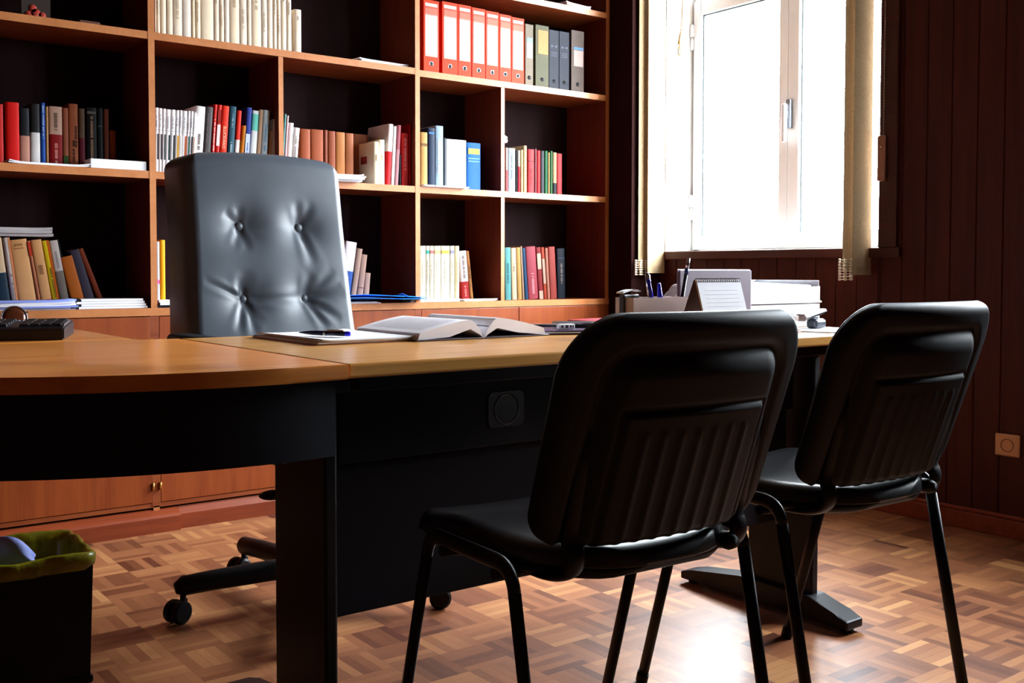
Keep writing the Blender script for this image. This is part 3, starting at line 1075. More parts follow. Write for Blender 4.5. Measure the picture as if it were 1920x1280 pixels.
def make_book(key, z, x, w, h, lean, inset, depth, col, decor, label):
    d = depth
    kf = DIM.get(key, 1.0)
    b = BM()
    t = min(.0022, w * .22)
    # cover: rounded spine sheet wrapping to two boards
    prof = [(0, d)] + [(0, .004)] + [(w * .5 - w * .5 * math.cos(a), .004 - .004 * math.sin(a)) for a in SPA] + [(w, .004), (w, d)]
    inner = [(w - t, d), (w - t, .006), (t, .006), (t, d)]
    prism(b, [(p[0], p[1]) for p in reversed(prof + inner)], 0, h)
    root = obj('book', b, cover_mat(col, kf), None, smooth=True)
    root.location = (x, YB + inset, z + .0004)
    if lean < 0:
        root.rotation_euler = (0, R(lean), 0)
    elif lean > 0:
        root.rotation_euler = (0, R(lean), 0)
        root.location.x += w * (1 - math.cos(R(lean)))
        root.location.z += w * math.sin(R(lean))
    tag(root, label, 'book', GROUPS.get(key))
    pbox('page_block', M['pages'], root, t + .0002, w - t - .0002, .0062, d - .004, .003, h - .003)
    e = .0004
    for q in decor:
        k, z0, z1, c = q[:4]
        if k == 'b':                                    # lower or upper half of the jacket in another colour
            bb = BM()
            pr = [(-e, d * .97), (-e, .004)] + [(w * .5 - (w * .5 + e) * math.cos(a), .004 - (.004 + e) * math.sin(a)) for a in SPA] + [(w + e, .004), (w + e, d * .97)]
            inn = [(w, d * .97), (w, .004), (0, .004), (0, d * .97)]
            prism(bb, list(reversed(pr + inn)), h * z0 - (e if z0 == 0 else 0) + (e if z0 == 0 else 0), h * z1 + (e if z1 == 1 else 0))
            obj('jacket_band', bb, cover_mat(c, kf), root, smooth=True)
        elif k == 'r':                                  # block across the spine
            pbox('spine_label', cover_mat(c, kf), root, w * .1, w * .9, -e * 1.6, .003, h * z0, h * z1)
        elif k == 's':                                  # slim stripe along the spine
            pbox('spine_stripe', cover_mat(c, kf), root, w * .66, w * .94, -e * 1.2, .004, h * z0, h * z1)
        elif k == 't':                                  # illegible title: broken strokes along the spine
            pos = q[4] if len(q) > 4 else .5
            ww = q[5] if len(q) > 5 else .26
            bb = BM()
            L = h * (z1 - z0)
            rnd = random.Random(int(x * 9999) + int(z0 * 100))
            zz = h * z0
            while zz < h * z1 - .002:
                l = rnd.uniform(.0018, .0036) * (1 if w < .03 else 1.3)
                if rnd.random() > .16:
                    hw = w * ww * .5 * rnd.choice([.75, .9, 1.0])
                    box(bb, w * pos - hw, w * pos + hw, -e * 2.2, .003, zz, min(zz + l, h * z1))
                zz += l + .0011
            obj('title_strokes', bb, cover_mat(c, kf), root)
        elif k == 'E':
            cu = bpy.data.curves.new('title', 'FONT')
            cu.body = 'ELUCID\u00c1RIO'
            cu.size = .026
            cu.extrude = .0003
            cu.align_x = 'LEFT'
            o = bpy.data.objects.new('title_tmp', cu)
            COL.objects.link(o)
            bpy.context.view_layer.update()
            me = bpy.data.meshes.new_from_object(o.evaluated_get(bpy.context.evaluated_depsgraph_get()))
            bpy.data.objects.remove(o)
            xs = [v.co.x for v in me.vertices]
            sc = (h * (z1 - z0)) / (max(xs) - min(xs))
            # text runs down the spine, readable with the head tilted right
            mt = Matrix(((0, 1, 0, 0), (0, 0, -1, 0), (-1, 0, 0, 0), (0, 0, 0, 1)))
            me.transform(Matrix.Scale(sc, 4))
            me.transform(mt)
            me.transform(Matrix.Translation((w * .30, -e * 1.5, h * z1)))
            o = bpy.data.objects.new('title_lettering', me)
            me.materials.clear()
            me.materials.append(cover_mat(c))
            COL.objects.link(o)
            o.parent = root
    return root


# cover colours darkened per row to offset strong window light; ivory warmed
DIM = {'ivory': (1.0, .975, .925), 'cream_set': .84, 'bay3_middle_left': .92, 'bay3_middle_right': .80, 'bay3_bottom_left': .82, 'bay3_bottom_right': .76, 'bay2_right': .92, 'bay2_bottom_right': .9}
GROUPS = {'ivory': 'ivory volumes on the top shelf', 'journals': 'white journals on the middle shelf', 'cream_set': 'cream volumes on the cabinet',
          'bay1_middle': 'books on the left middle shelf', 'bay2_middle': 'books on the middle shelf behind the office chair',
          'bay2_right': 'books left of the middle divider', 'bay3_middle_left': 'books right of the middle divider',
          'bay3_middle_right': 'books on the right middle shelf', 'bay1_bottom': 'leaning books on the left of the cabinet',
          'bay2_bottom_left': 'books left of the office chair', 'bay2_bottom_right': 'leaning books behind the blue folder',
          'bay3_bottom_left': 'books right of the cream set', 'bay3_bottom_right': 'books at the right end of the cabinet'}
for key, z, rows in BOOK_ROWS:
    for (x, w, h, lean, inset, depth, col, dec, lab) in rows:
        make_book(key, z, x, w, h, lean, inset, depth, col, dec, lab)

BC = {'red': ('d6340c', 'c41c08'), 'grey': ('6c6050', '8c8478'), 'olive': ('48462e', '66644c'), 'navy': ('0c1020', '141a2c'), 'greybrown': ('4a3c34', '6a5c52')}
for x, w, h, kind, lab in BINDERS:
    d = .21
    root = BM()
    box(root, 0, w, 0, .003, 0, h, 0.001)
    box(root, 0, .0025, .002, d, 0, h)
    box(root, w - .0025, w, .002, d, 0, h)
    root = obj('lever_arch_binder', root, plain('binder_' + kind, BC[kind][0], .5, .12))
    root.location = (x, YB + .02, 1.736)
    tag(root, lab, 'binder', 'lever arch binders on the upper shelf')
    pbox('paper_block', M['pages'], root, .006, w - .006, .02, d - .01, .012, h - .02)
    b = BM()
    lathe(b, [(.0078, -.0012), (.0096, -.0012), (.0096, .0006), (.0078, .0006), (.0078, -.0012)], 20, Matrix.Translation((w / 2, 0, .036)) @ Matrix.Rotation(R(90), 4, 'X'), 0, caps=False)
    lathe(b, [(0, .0002), (.0079, .0002), (.0079, -.0003), (0, -.0003)], 20, Matrix.Translation((w / 2, 0, .036)) @ Matrix.Rotation(R(90), 4, 'X'), 1)
    obj('finger_hole', b, [M['chrome'] if kind == 'red' else M['black'], M['black']], root)
    if kind == 'red':
        a = w * .1
        L = pbox('spine_label', plain('label_paper', 'c6b8ae', .8, .2), root, a, w - a, -.0008, .001, h * .22, h * .955)
        pbox('label_band', plain('label_band_red', 'c85c44', .7), L, a, w - a, -.0012, .001, h * .80, h * .885)
        for zz in (h * .885, h * .79, h * .235):
            pbox('label_stripe', plain('label_rule_red', 'd03a1c', .7), L, a, w - a, -.0013, .001, zz, zz + (.0075 if zz > h * .87 else .001))
        b = BM()
        for q in range(14):
            zz = h * (.27 + .035 * q)
            box(b, a + .004, w - a - .004, -.0011, .001, zz, zz + .0006)
        obj('label_lines', b, plain('label_line_grey', '9a8e88', .8), L)
    elif kind == 'grey':
        pbox('spine_label', plain('label_white', 'b8bcc4', .7), root, w * .2, w * .9, -.0008, .001, h * .45, h * .78)
        pbox('label_band', plain('label_blue', '6a9ac8', .7), root, w * .2, w * .9, -.0012, .001, h * .70, h * .78)
    elif kind == 'olive':
        pbox('spine_label', plain('label_orange', 'b86a2c', .7), root, w * .2, w * .95, -.0008, .001, h * .54, h * .92)
    elif kind == 'navy':
        b = BM()
        for s in (-1, 1):
            prism(b, [(w * .5 + s * w * .28, h * .70), (w * .5 + s * w * .10, h * .725), (w * .5 + s * w * .28, h * .75)][::s], -.001, 0.001, X=Matrix(((1, 0, 0, 0), (0, 0, 1, 0), (0, 1, 0, 0), (0, 0, 0, 1))))
        box(b, w * .25, w * .75, -.001, .001, h * .722, h * .728)
        for q in range(3):
            box(b, w * .2, w * .8, -.001, .001, h * (.56 + .03 * q), h * (.565 + .03 * q))
        obj('spine_emblem', b, plain('emblem_grey', '50566a', .6), root)
    else:
        pbox('spine_label', plain('label_white2', '9a827a', .7), root, w * .2, w * .92, -.0008, .001, h * .42, h * .68)
        pbox('label_band', plain('label_blue2', '3c6ca0', .7), root, w * .2, w * .92, -.0012, .001, h * .69, h * .73)

# ------------------------------------------------------------------ loose things on the shelves


def flat_stack(name, label, cat, x, y, z, sx, sy, n, th, mat, rz=0, curl=0.0, group=None, part='sheet', seed=1):
    """a pile of sheets or booklets, each a slightly shifted slab"""
    root = thing(name, label, cat, (x, y, z), rz, group)
    rnd = random.Random(seed)
    for k in range(n):
        dx, dy, a = rnd.uniform(-.006, .006), rnd.uniform(-.008, .004), R(rnd.uniform(-2.5, 2.5))
        b = BM()
        zz = k * th + .0006

        def fn(s, t, zz=zz):
            X, Y = (s - .5) * sx, (t - .5) * sy
            return Vector((X * math.cos(a) - Y * math.sin(a) + dx, X * math.sin(a) + Y * math.cos(a) + dy, zz + curl * max(0, abs(s - .5) * 2 - .55) ** 2 * (k + 1) / n))
        sheet(b, fn, 14, 4, (0, 0, th * .93))
        obj(part, b, mat[k % len(mat)] if isinstance(mat, list) else mat, root)
    return root


z1, z2, z0 = ZS[1], ZS[2], ZS[0]
flat_stack('booklet', 'curled white booklet lying in front of the books on the left middle shelf', 'booklet', .862, 3.715, z1, .25, .10, 2, .0035, M['paper'], R(2), curl=.03, seed=3)
bk = pbox('paper_ream', M['paper'], None, 0, .185, 0, .075, 0, .031, 0.001)
bk.location = (.99, YB + .006, z1 + .0005)
tag(bk, 'thick white paper block lying at the right end of the left middle shelf', 'paper block')
flat_stack('paper_stack', 'white paper bundle lying alone on the top shelf above the boxed books', 'papers', 2.135, 3.78, z2, .235, .19, 3, .0045, M['paper'], R(1), curl=.012, seed=5)
flat_stack('loose_papers', 'folded white papers overhanging the middle shelf right of the office chair', 'papers', 1.955, 3.735, z1, .13, .21, 4, .007, M['paper'], R(-8), curl=.02, seed=8)
flat_stack('paper_stack', 'thin white papers under the wide white book, poking over the shelf edge', 'papers', 2.405, 3.685, z1, .22, .07, 2, .0035, M['paper'], R(-2), seed=9)
pp = flat_stack('folded_papers', 'folded white papers lying on the books right of the shelf post', 'papers', 2.735, 3.79, z1 + .213, .055, .16, 2, .014, M['paper'], R(4), seed=10)
pp.rotation_euler = (0, R(24), R(4))
pp.location.z += .016
flat_stack('paper_stack', 'papers lying on the highest shelf above the binders', 'papers', 3.13, 3.76, ZS[3], .16, .2, 2, .006, M['paper'], R(5), curl=.02, seed=11)
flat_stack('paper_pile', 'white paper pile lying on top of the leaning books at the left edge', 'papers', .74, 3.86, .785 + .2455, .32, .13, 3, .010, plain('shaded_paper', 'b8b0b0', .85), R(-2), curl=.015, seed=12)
flat_stack('paper_pile', 'spread white papers with a bluish sheet at the left end of the cabinet top', 'papers', .77, 3.735, z0, .34, .135, 5, .0062, [M['paper'], plain('bluish_sheet', '8494e0', .8), M['paper']], R(-1), curl=.02, seed=13)
r_ = thing('spiral_booklets', 'stack of four black spiral bound booklets on the cabinet top beside the office chair', 'booklets', (1.045, 3.735, z0))
for k in range(4):
    zz = k * .0085 + .0005
    o = pbox('booklet', M['paper'], r_, -.105 + .008 * (k % 2), .13 - .005 * k, -.066, .066, zz, zz + .0078, 0.001)
    if k in (0, 1, 3):
        pbox('comb_spine', M['castor'], o, -.128 + .006 * k, -.098 + .008 * (k % 2), -.0675, .062, zz + .0002, zz + .0082, 0.002)
    bb = BM()
    for q in range(9):
        yy = -.058 + q * .0145
        tube(bb, [(-.105 + .008 * (k % 2) + .007 * math.cos(a), yy, zz + .004 + .0058 * math.sin(a)) for a in [2 * PI * i / 10 for i in range(10)]], .0016, n=6, up=(0, 1, 0), loop=True)
    obj('spiral_binding', bb, M['castor'], o)
flat_stack('paper_stack', 'white and black papers on the cabinet just left of the office chair', 'papers', 1.235, 3.70, z0, .05, .08, 3, .009, [M['castor'], M['paper'], M['paper']], 0, seed=14)
flat_stack('paper_stack', 'white papers under the blue plastic folder', 'papers', 1.99, 3.70, z0, .20, .08, 2, .0035, M['paper'], R(-3), seed=15)
b = BM()
blue = plain('blue_polypropylene', '1c7cf4', .25, .5, var=.1)


def ff(s, t):
    return Vector((-.20 + .46 * s + .03 * t, -.085 + .16 * t, .003 + .012 * math.sin(s * PI) * (1 - t) + .004 * math.sin(7 * s + 3 * t)))


r_ = thing('plastic_folder', 'glossy blue plastic folder lying on the cabinet top right of the office chair', 'folder', (2.03, 3.70, z0 + .008))
sheet(b, ff, 24, 6, (0, 0, .002))
obj('lower_flap', b, blue, r_)
b = BM()
sheet(b, lambda s, t: ff(s, t) + Vector((.0, .004, .006 + .006 * math.sin(s * PI))), 24, 6, (0, 0, .002))
f_ = obj('upper_flap', b, blue, r_)
b = BM()
tube(b, [ff(.80, 0) + Vector((0, -.001, .012)), ff(.79, .3) + Vector((0, 0, .02)), ff(.80, .9) + Vector((0, 0, .013))], .0025, n=8)
obj('elastic_band', b, plain('blue_elastic', '3a8ae8', .5), r_)
flat_stack('booklet', 'white booklet lying in front of the cream volumes on the cabinet', 'booklet', 2.365, 3.70, z0, .24, .07, 2, .006, plain('cream_booklet', 'ddd8c8', .8), R(-1), seed=16)
flat_stack('loose_papers', 'white sheets lying on the cabinet left of the lower shelf post', 'papers', 2.6, 3.71, z0, .19, .08, 2, .004, M['paper'], R(2), curl=.012, seed=17)
# framed card with a red flower, and a small flat box, on the top left shelf
r_ = thing('picture_card', 'dark card with a red flower leaning on the top left shelf', 'picture', (.852, 3.76, z2))
pbox('card', plain('dark_card', '2e1c14', .6), r_, -.05, .04, 0, .006, .0005, .12)
b = BM()
for cx_, cz_, rr in ((-.028, .022, .014), (-.006, .030, .016), (.014, .026, .012), (-.016, .046, .013)):
    lathe(b, [(0, 0), (rr, 0), (rr, .001), (0, .001)], 12, Matrix.Translation((cx_, -.0002, cz_)) @ Matrix.Rotation(R(90), 4, 'X'))
obj('flower_print', b, plain('red_flower_print', 'b83a2c', .6), r_)
bx = pbox('flat_box', plain('brown_card_box', '5a3420', .6), None, 0, .065, 0, .05, 0, .012, 0.002)
bx.location = (.965, 3.68, z2 + .0004)
tag(bx, 'small flat brown box on the top left shelf near the upright', 'box')
# cover plate of the cream boxed book (its side faces the camera)
bk = [o for o in COL.objects if o.get('label', '').startswith('cream book with a red plate')][0]
bb = BM()
hh = max(v.co.z for v in bk.data.vertices)
box(bb, -.0008, .0005, .055, .105, hh * .50, hh * .68)
obj('cover_plate', bb, plain('dark_red_plate', '8a2028', .6), bk)

# ------------------------------------------------------------------ vertical blind stacks, cord, chain, socket


def slat(name_label, x0, x1, y, zb, bend, rows=6):
    root = thing('vertical_blind', name_label, 'blind', ((x0 + x1) / 2, y, zb), 0, 'vertical blind slats at the window')
    W_ = x1 - x0
    b = BM()
    sheet(b, lambda s, t: Vector(((s - .5) * W_, bend * (1 - (2 * s - 1) ** 2), t * (2.52 - zb))), 8, 1, None)
    obj('fabric', b, M['fabric'], root)
    b = BM()
    box(b, -W_ * .46, W_ * .46, bend * .6 + .0006, bend * .6 + .003, .004, .034, 0.001)
    obj('bottom_weight', b, plain('weight_plate', '9a8464', .6), root)
    return root


slat('brown vertical blind slat folded at the far left of the window', 3.358, 3.46, 3.490, .925, -.003)
slat('brightly lit cream blind slat hanging at the left edge of the window', 3.392, 3.502, 3.464, .905, .003)
slat('outermost slat of the brownish blind stack at the right edge of the window', 3.372, 3.50, 2.40, .915, -.004)
slat('front slat of the brownish blind stack at the right edge of the window', 3.392, 3.512, 2.372, .902, .003)


def bead_chain(label, x, y, z0_, n, w, rows):
    b = BM()
    for r_ in range(rows):
        for k in range(n):
            ball(b, (-w / 2 + w * k / (n - 1), .006 * math.sin(k * 2.1), -.0105 * r_), .0048, u=6, v=5)
        tube(b, [(-w / 2, 0, -.0105 * r_), (w / 2, 0, -.0105 * r_)], .0010, n=5)
    o = obj('bead_chain', b, plain('bead_plastic', 'd8c8b0', .35), None, smooth=True)
    o.location = (x, y, z0_)
    return tag(o, label, 'bead chain')


bead_chain('bunched bead chains hanging under the left blind slats', 3.366, 3.485, .962, 6, .06, 7)
bead_chain('bunched bead chains hanging under the right blind slats', 3.385, 2.392, .958, 8, .085, 8)

r_ = thing('blind_control_chain', 'thin control chain with a long plastic weight beside the right window edge', 'blind chain', (XW - .03, 2.317, 1.255))
for dx in (-.006, .006):
    b = BM()
    for k in range(92):
        ball(b, (0, dx * 1.2, .172 + k * .0118), .0030, u=6, v=4)
    tube(b, [(0, dx * 1.2, .17), (0, dx * 1.2, 1.25)], .0012, n=5)
    obj('bead_strand', b, plain('strand_plastic', '8c7c70', .4), r_)
b = BM()
box(b, -.006, .006, -.017, .017, 0, .172, 0.006)
w_ = obj('chain_weight', b, plain('brown_weight', '9a6a50', .3), r_)
b = BM()
lathe(b, [(0, 0), (.004, 0), (.004, .003), (0, .003)], 10, Matrix.Translation((-.0065, -.003, .128)) @ Matrix.Rotation(R(-90), 4, 'Y'))
obj('rivet', b, M['chrome'], w_)

b = BM()
pts = [(3.60, 3.46, 2.26), (3.60, 3.455, 2.15), (3.60, 3.462, 2.05), (3.60, 3.474, 2.01), (3.598, 3.466, 1.985), (3.60, 3.478, 1.96), (3.60, 3.479, 1.935), (3.596, 3.466, 1.925), (3.592, 3.460, 1.945), (3.594, 3.468, 1.985), (3.592, 3.455, 2.03), (3.594, 3.47, 2.0), (3.592, 3.476, 1.97)]
sm = []
for i in range(len(pts) - 1):
    p0, p1, p2, p3 = [Vector(pts[max(0, min(len(pts) - 1, i + j))]) for j in (-1, 0, 1, 2)]
    for q in range(6):
        t = q / 6
        sm.append(.5 * ((2 * p1) + (p2 - p0) * t + (2 * p0 - 5 * p1 + 4 * p2 - p3) * t * t + (3 * p1 - p0 - 3 * p2 + p3) * t ** 3))
tube(b, sm, .0028, n=6)
o = obj('looped_cord', b, plain('tan_cord', '7a5c20', .7), None, smooth=True)
rebase_loc = Vector((3.60, 3.46, 2.26))
o.data.transform(Matrix.Translation(-rebase_loc))
o.location = rebase_loc
tag(o, 'thin tan cord tied in a loop inside the left window reveal', 'cord')

r_ = thing('wall_socket', 'square cream wall socket low on the dark boarded wall at the right', 'socket', (XW, 1.826, .318))
b = BM()
box(b, -.011, 0, -.044, .044, -.039, .039, 0.006)
obj('cover_plate', b, M['socket'], r_)
b = BM()
X = Matrix.Rotation(R(-90), 4, 'Y')
lathe(b, [(.0235, .0105), (.0235, .0135), (.0205, .0135), (.019, .004), (0, .004)], 28, X, 0, caps=False)
obj('socket_well', b, plain('socket_well', 'a87850', .5), r_)
for dy in (-.0095, .0095):
    b = BM()
    lathe(b, [(0, .004), (.0028, .004), (.0028, .0048), (0, .0048)], 10, Matrix.Translation((0, dy, 0)) @ X)
    obj('contact_hole', b, M['black'], r_)
b = BM()
box(b, -.0125, -.0105, -.040, .040, -.0365, -.0345)
obj('plate_groove', b, plain('socket_groove', '8a5c3c', .6), r_)

# ------------------------------------------------------------------ desk
ZD = 0.763
DX0, DX1, DY0, DY1 = 0.826, 2.402, 1.55, 2.35
desk = thing('office_desk', 'long beech topped office desk with black panel legs in front of the office chair', 'desk')
b = BM()
box(b, DX0, DX1, DY0, DY1, ZD - .0255, ZD, 0.005, seg=3)
obj('desktop', b, M['desk'], desk)
for x, nm in ((.863, 0), (2.266, 1)):
    b = BM()
    box(b, x - .013, x + .013, 1.685, 1.90, .045, .70, 0.005)
    lg = obj('leg', b, M['black'], desk)
    b = BM()
    prof = [(1.562, .012), (1.562, .034), (1.60, .048), (1.68, .072), (1.91, .072), (2.09, .046), (2.135, .034), (2.135, .012), (2.09, .012), (2.06, .020), (1.65, .020), (1.62, .012)]
    v0 = [b.verts.new((x - .034, y, z)) for y, z in prof]
    v1 = [b.verts.new((x + .034, y, z)) for y, z in prof]
    ring_faces(b, [v0, v1], 0, smooth=False)
    bmesh.ops.bevel(b, geom=[e for e in b.edges], offset=.005, segments=2, affect='EDGES', profile=.5)
    for yy in (1.585, 2.112):
        lathe(b, [(.0, 0), (.016, 0), (.016, .013), (0, .013)], 14, Matrix.Translation((x, yy, .0005)))
    obj('foot', b, M['black'], lg)
    b = BM()
    box(b, x - .03, x + .03, 1.665, 2.28, .70, ZD - .0258, 0.004)
    obj('top_bracket', b, M['black'], lg)
b = BM()
box(b, .903, 2.234, 1.735, 1.753, .556, .70, 0.003)
mp = obj('cable_panel', b, M['black_panel'], desk)
b = BM()


def rrect(cx_, cz_, hw, hh, r_, n=6):
    out = []
    for (sx, sz, a0) in ((1, -1, -90), (1, 1, 0), (-1, 1, 90), (-1, -1, 180)):
        for k in range(n + 1):
            a = R(a0 + 90 * k / n)
            out.append((cx_ + sx * (hw - r_) + r_ * math.cos(a), cz_ + sz * (hh - r_) + r_ * math.sin(a)))
    return out


XZ = Matrix(((1, 0, 0, 0), (0, 0, 1, 0), (0, 1, 0, 0), (0, 0, 0, 1)))
prism(b, rrect(1.291, .631, .046, .037, .014), 1.7315, 1.735, X=XZ)
gp = obj('cable_port', b, plain('port_plastic', '1c1c22', .35), mp)
b = BM()
lathe(b, [(.0, 0), (.029, 0), (.031, .0012), (.033, 0)], 36, Matrix.Translation((1.291, 1.7312, .631)) @ Matrix.Rotation(R(90), 4, 'X'), caps=False)
for f in b.faces:
    f.smooth = False
obj('port_cap', b, plain('port_cap_plastic', '202028', .3), gp)
b = BM()
box(b, .903, 2.234, 1.757, 1.773, .262, .552, 0.003)
obj('modesty_panel', b, M['black_panel'], desk)
b = BM()
box(b, .905, 2.232, 1.66, 1.80, .70, ZD - .026, 0.003)
obj('cable_beam', b, M['black'], desk)
rebase(desk, (1.61, 1.95, 0))

corner = thing('corner_desk_unit', 'rounded beech corner desk unit with curved black apron at the left', 'desk')
cxc, cyc, rad = .72, 2.33, .79
arc = []
for k in range(41):
    a = R(-90 - 90 * k / 40)
    arc.append((cxc + rad * math.cos(a), cyc + rad * math.sin(a)))
poly = [(.8245, 2.355), (.735, 2.355), (.735, 2.408)] + [(cxc - rad, 2.408)] + list(reversed(arc)) + [(.8245, 1.543)]
b = BM()
prism(b, list(reversed(poly)) if False else poly, ZD - .0255, ZD, bev=.005)
obj('desktop', b, M['desk2'], corner, smooth=True)
b = BM()
ri, ro = rad - .045, rad - .025
o_, i_ = [], []
for k in range(37):
    a = R(-83 - 93 * k / 36)
    o_.append((cxc + ro * math.cos(a), cyc + ro * math.sin(a)))
    i_.append((cxc + ri * math.cos(a), cyc + ri * math.sin(a)))
prism(b, o_ + list(reversed(i_)), .607, ZD - .0258)
obj('apron', b, M['black_panel'], corner, smooth=True)
b = BM()
prism(b, [(.79, 1.69), (.822, 1.69), (.822, 1.90), (.76, 1.66)], .585, ZD - .03)
obj('joining_bracket', b, M['black'], corner)
b = BM()
lathe(b, [(0, .0), (.04, .0), (.04, .02), (.028, .03), (.028, ZD - .026), (0, ZD - .026)], 20, Matrix.Translation((.0, 2.28, .0005)))
obj('leg', b, M['black'], corner)
rebase(corner, (.4, 2.0, 0))

ret = thing('side_desk', 'beech side desk carrying the keyboard, running back from the corner unit', 'desk')
b = BM()
box(b, -.07, .735, 2.410, 3.25, ZD - .0255, ZD + .0005, 0.005, seg=3)
obj('desktop', b, M['desk2'], ret)
for x in (-.03, .38):
    b = BM()
    box(b, x, x + .04, 3.02, 3.22, 0.0, ZD - .026, 0.004)
    obj('leg', b, M['black'], ret)
rebase(ret, (.33, 2.83, 0))

# ------------------------------------------------------------------ things on the desk
E_ = ZD + .0006
# keyboard
kb = thing('keyboard', 'chunky black keyboard lying on the side desk at the left edge', 'keyboard', (.596, 2.438, E_ + .0005), R(-20))
b = BM()
for s0 in (0,):
    prof = [(0, .0), (0, .024), (.012, .0285), (.19, .036), (.205, .030), (.205, .0)]
    v0 = [b.verts.new((-.46, y, z)) for y, z in prof]
    v1 = [b.verts.new((0, y + .004, z)) for y, z in prof]
    ring_faces(b, [v0, v1], 0, smooth=False)
    bmesh.ops.bevel(b, geom=list(b.edges), offset=.003, segments=2, affect='EDGES')
obj('housing', b, plain('keyboard_plastic', '121116', .35, .5), kb)
kc = plain('keycap_plastic', '1c1c22', .32, .5)
for r_i in range(5):
    for c_i in range(20):
        x = -.45 + c_i * .0222
        if c_i in (15,) or (c_i > 15 and r_i == 4 and c_i == 17):
            continue
        y = .026 + r_i * .031
        zt = .0285 + (y - .012) * .042
        b = BM()
        r0 = [b.verts.new((x + dx, y + dy, zt)) for dx, dy in ((0, 0), (.020, 0), (.020, .027), (0, .027))]
        r1 = [b.verts.new((x + dx, y + dy, zt + .0065)) for dx, dy in ((.002, .003), (.018, .003), (.018, .024), (.002, .024))]
        ring_faces(b, [r0, r1], 0, smooth=False)
        obj('key', b, kc, kb)
b = BM()
for q in range(9):
    box(b, -.128 + q * .0085, -.1225 + q * .0085, .174, .186, .034, .0366, 0.0008)
obj('indicator_strip', b, plain('pale_indicator', 'a8b8d8', .2), kb)
b = BM()
for yy in (.024, .055, .086, .117):
    box(b, -.004, -.0012, yy, yy + .026, .029 + yy * .042, .0338 + yy * .042, 0.0008)
obj('edge_trim', b, plain('silver_trim', '8c8c98', .25, .5, .8), kb)
# sunglasses behind the keyboard
sg = thing('sunglasses', 'brown tinted sunglasses standing behind the keyboard', 'sunglasses', (.570, 2.80, E_))
for dx in (-.066, 0):
    b = BM()
    X = Matrix.Translation((dx, 0, .036)) @ Matrix.Rotation(R(80), 4, 'X')
    lathe(b, [(0, .001), (.018, .0006), (.029, -.002), (.029, -.0035), (.018, -.001), (0, -.0006)], 26, X, caps=False)
    obj('lens', b, plain('brown_lens', '4a2414', .12, .5), sg)
    b = BM()
    tube(b, [X @ Vector((.0296 * math.cos(a), .0296 * math.sin(a), -.002)) for a in [2 * PI * i / 28 for i in range(28)]], .0015, n=6, loop=True)
    obj('rim', b, M['greymetal'], sg)
b = BM()
tube(b, bez((.030, 0, .05), (.036, .05, .05), (.03, .12, .012), 10), .0016, n=6)
obj('temple_arm', b, M['greymetal'], sg)
b = BM()
tube(b, bez((-.038, 0, .045), (-.033, 0, .052), (-.028, 0, .045), 6), .0015, n=6)
obj('nose_bridge', b, M['greymetal'], sg)

# papers, pen, open book
root = thing('paper_stack', 'white paper sheets with a pen on top, on the desk before the office chair', 'papers', (1.088, 2.13, E_))
for k in range(5):
    a = R([-1.5, 1.0, 0.4, -1.0, .8][k])
    b = BM()
    c_ = .01 if k == 0 else 0

    def pf(s, t, k=k, a=a):
        X, Y = (s - .5) * .226, (t - .5) * .325
        return Vector((X * math.cos(a) - Y * math.sin(a) + .003 * k - .004, X * math.sin(a) + Y * math.cos(a) - .002 * k, .0018 * k + .003 * (abs(s - .5) * 2) ** 6 * (1 if k > 2 else 0)))
    sheet(b, pf, 12, 8, (0, 0, .0016))
    obj('sheet', b, plain('lilac_sheet', 'c8a8b8', .8) if k == 0 else M['paper'], root)
pen = thing('ballpoint_pen', 'dark blue ballpoint pen lying on the white papers', 'pen', (1.052, 2.083, E_ + .0165), math.atan2(-.099, .055))
RX = Matrix.Rotation(R(90), 4, 'Y')
b = BM()
lathe(b, [(0, -.068), (.0012, -.066), (.0035, -.050), (.0052, -.03), (.0056, .0)], 16, RX)
obj('barrel', b, plain('navy_pen', '14143c', .2), pen)
b = BM()
lathe(b, [(.0060, 0), (.0062, .004), (.0060, .006)], 16, RX)
obj('ring', b, M['chrome'], pen)
b = BM()
lathe(b, [(.0056, .006), (.0056, .048), (.0050, .055)], 16, RX)
obj('cap', b, plain('navy_pen_cap', '10102c', .2), pen)
b = BM()
lathe(b, [(.0052, .055), (.0056, .058), (.005, .066), (0, .068)], 16, RX)
obj('end_plug', b, plain('blue_pen_end', '1a1ad0', .25), pen)
b = BM()
box(b, .008, .05, -.0015, .0015, .0055, .0085, 0.001)
obj('clip', b, M['chrome'], pen)

ob = thing('open_book', 'thick white open book lying on the desk right of the papers', 'book', (1.386, 1.945, E_), R(0))
LW, RW, DP = .172, .175, .285


def arch(s, h):                        # s 0 at gutter .. 1 at fore edge
    return h * (math.sin(min(1, s / .24) * PI / 2) if s < .24 else 1 - .62 * ((s - .24) / .76) ** 1.35)


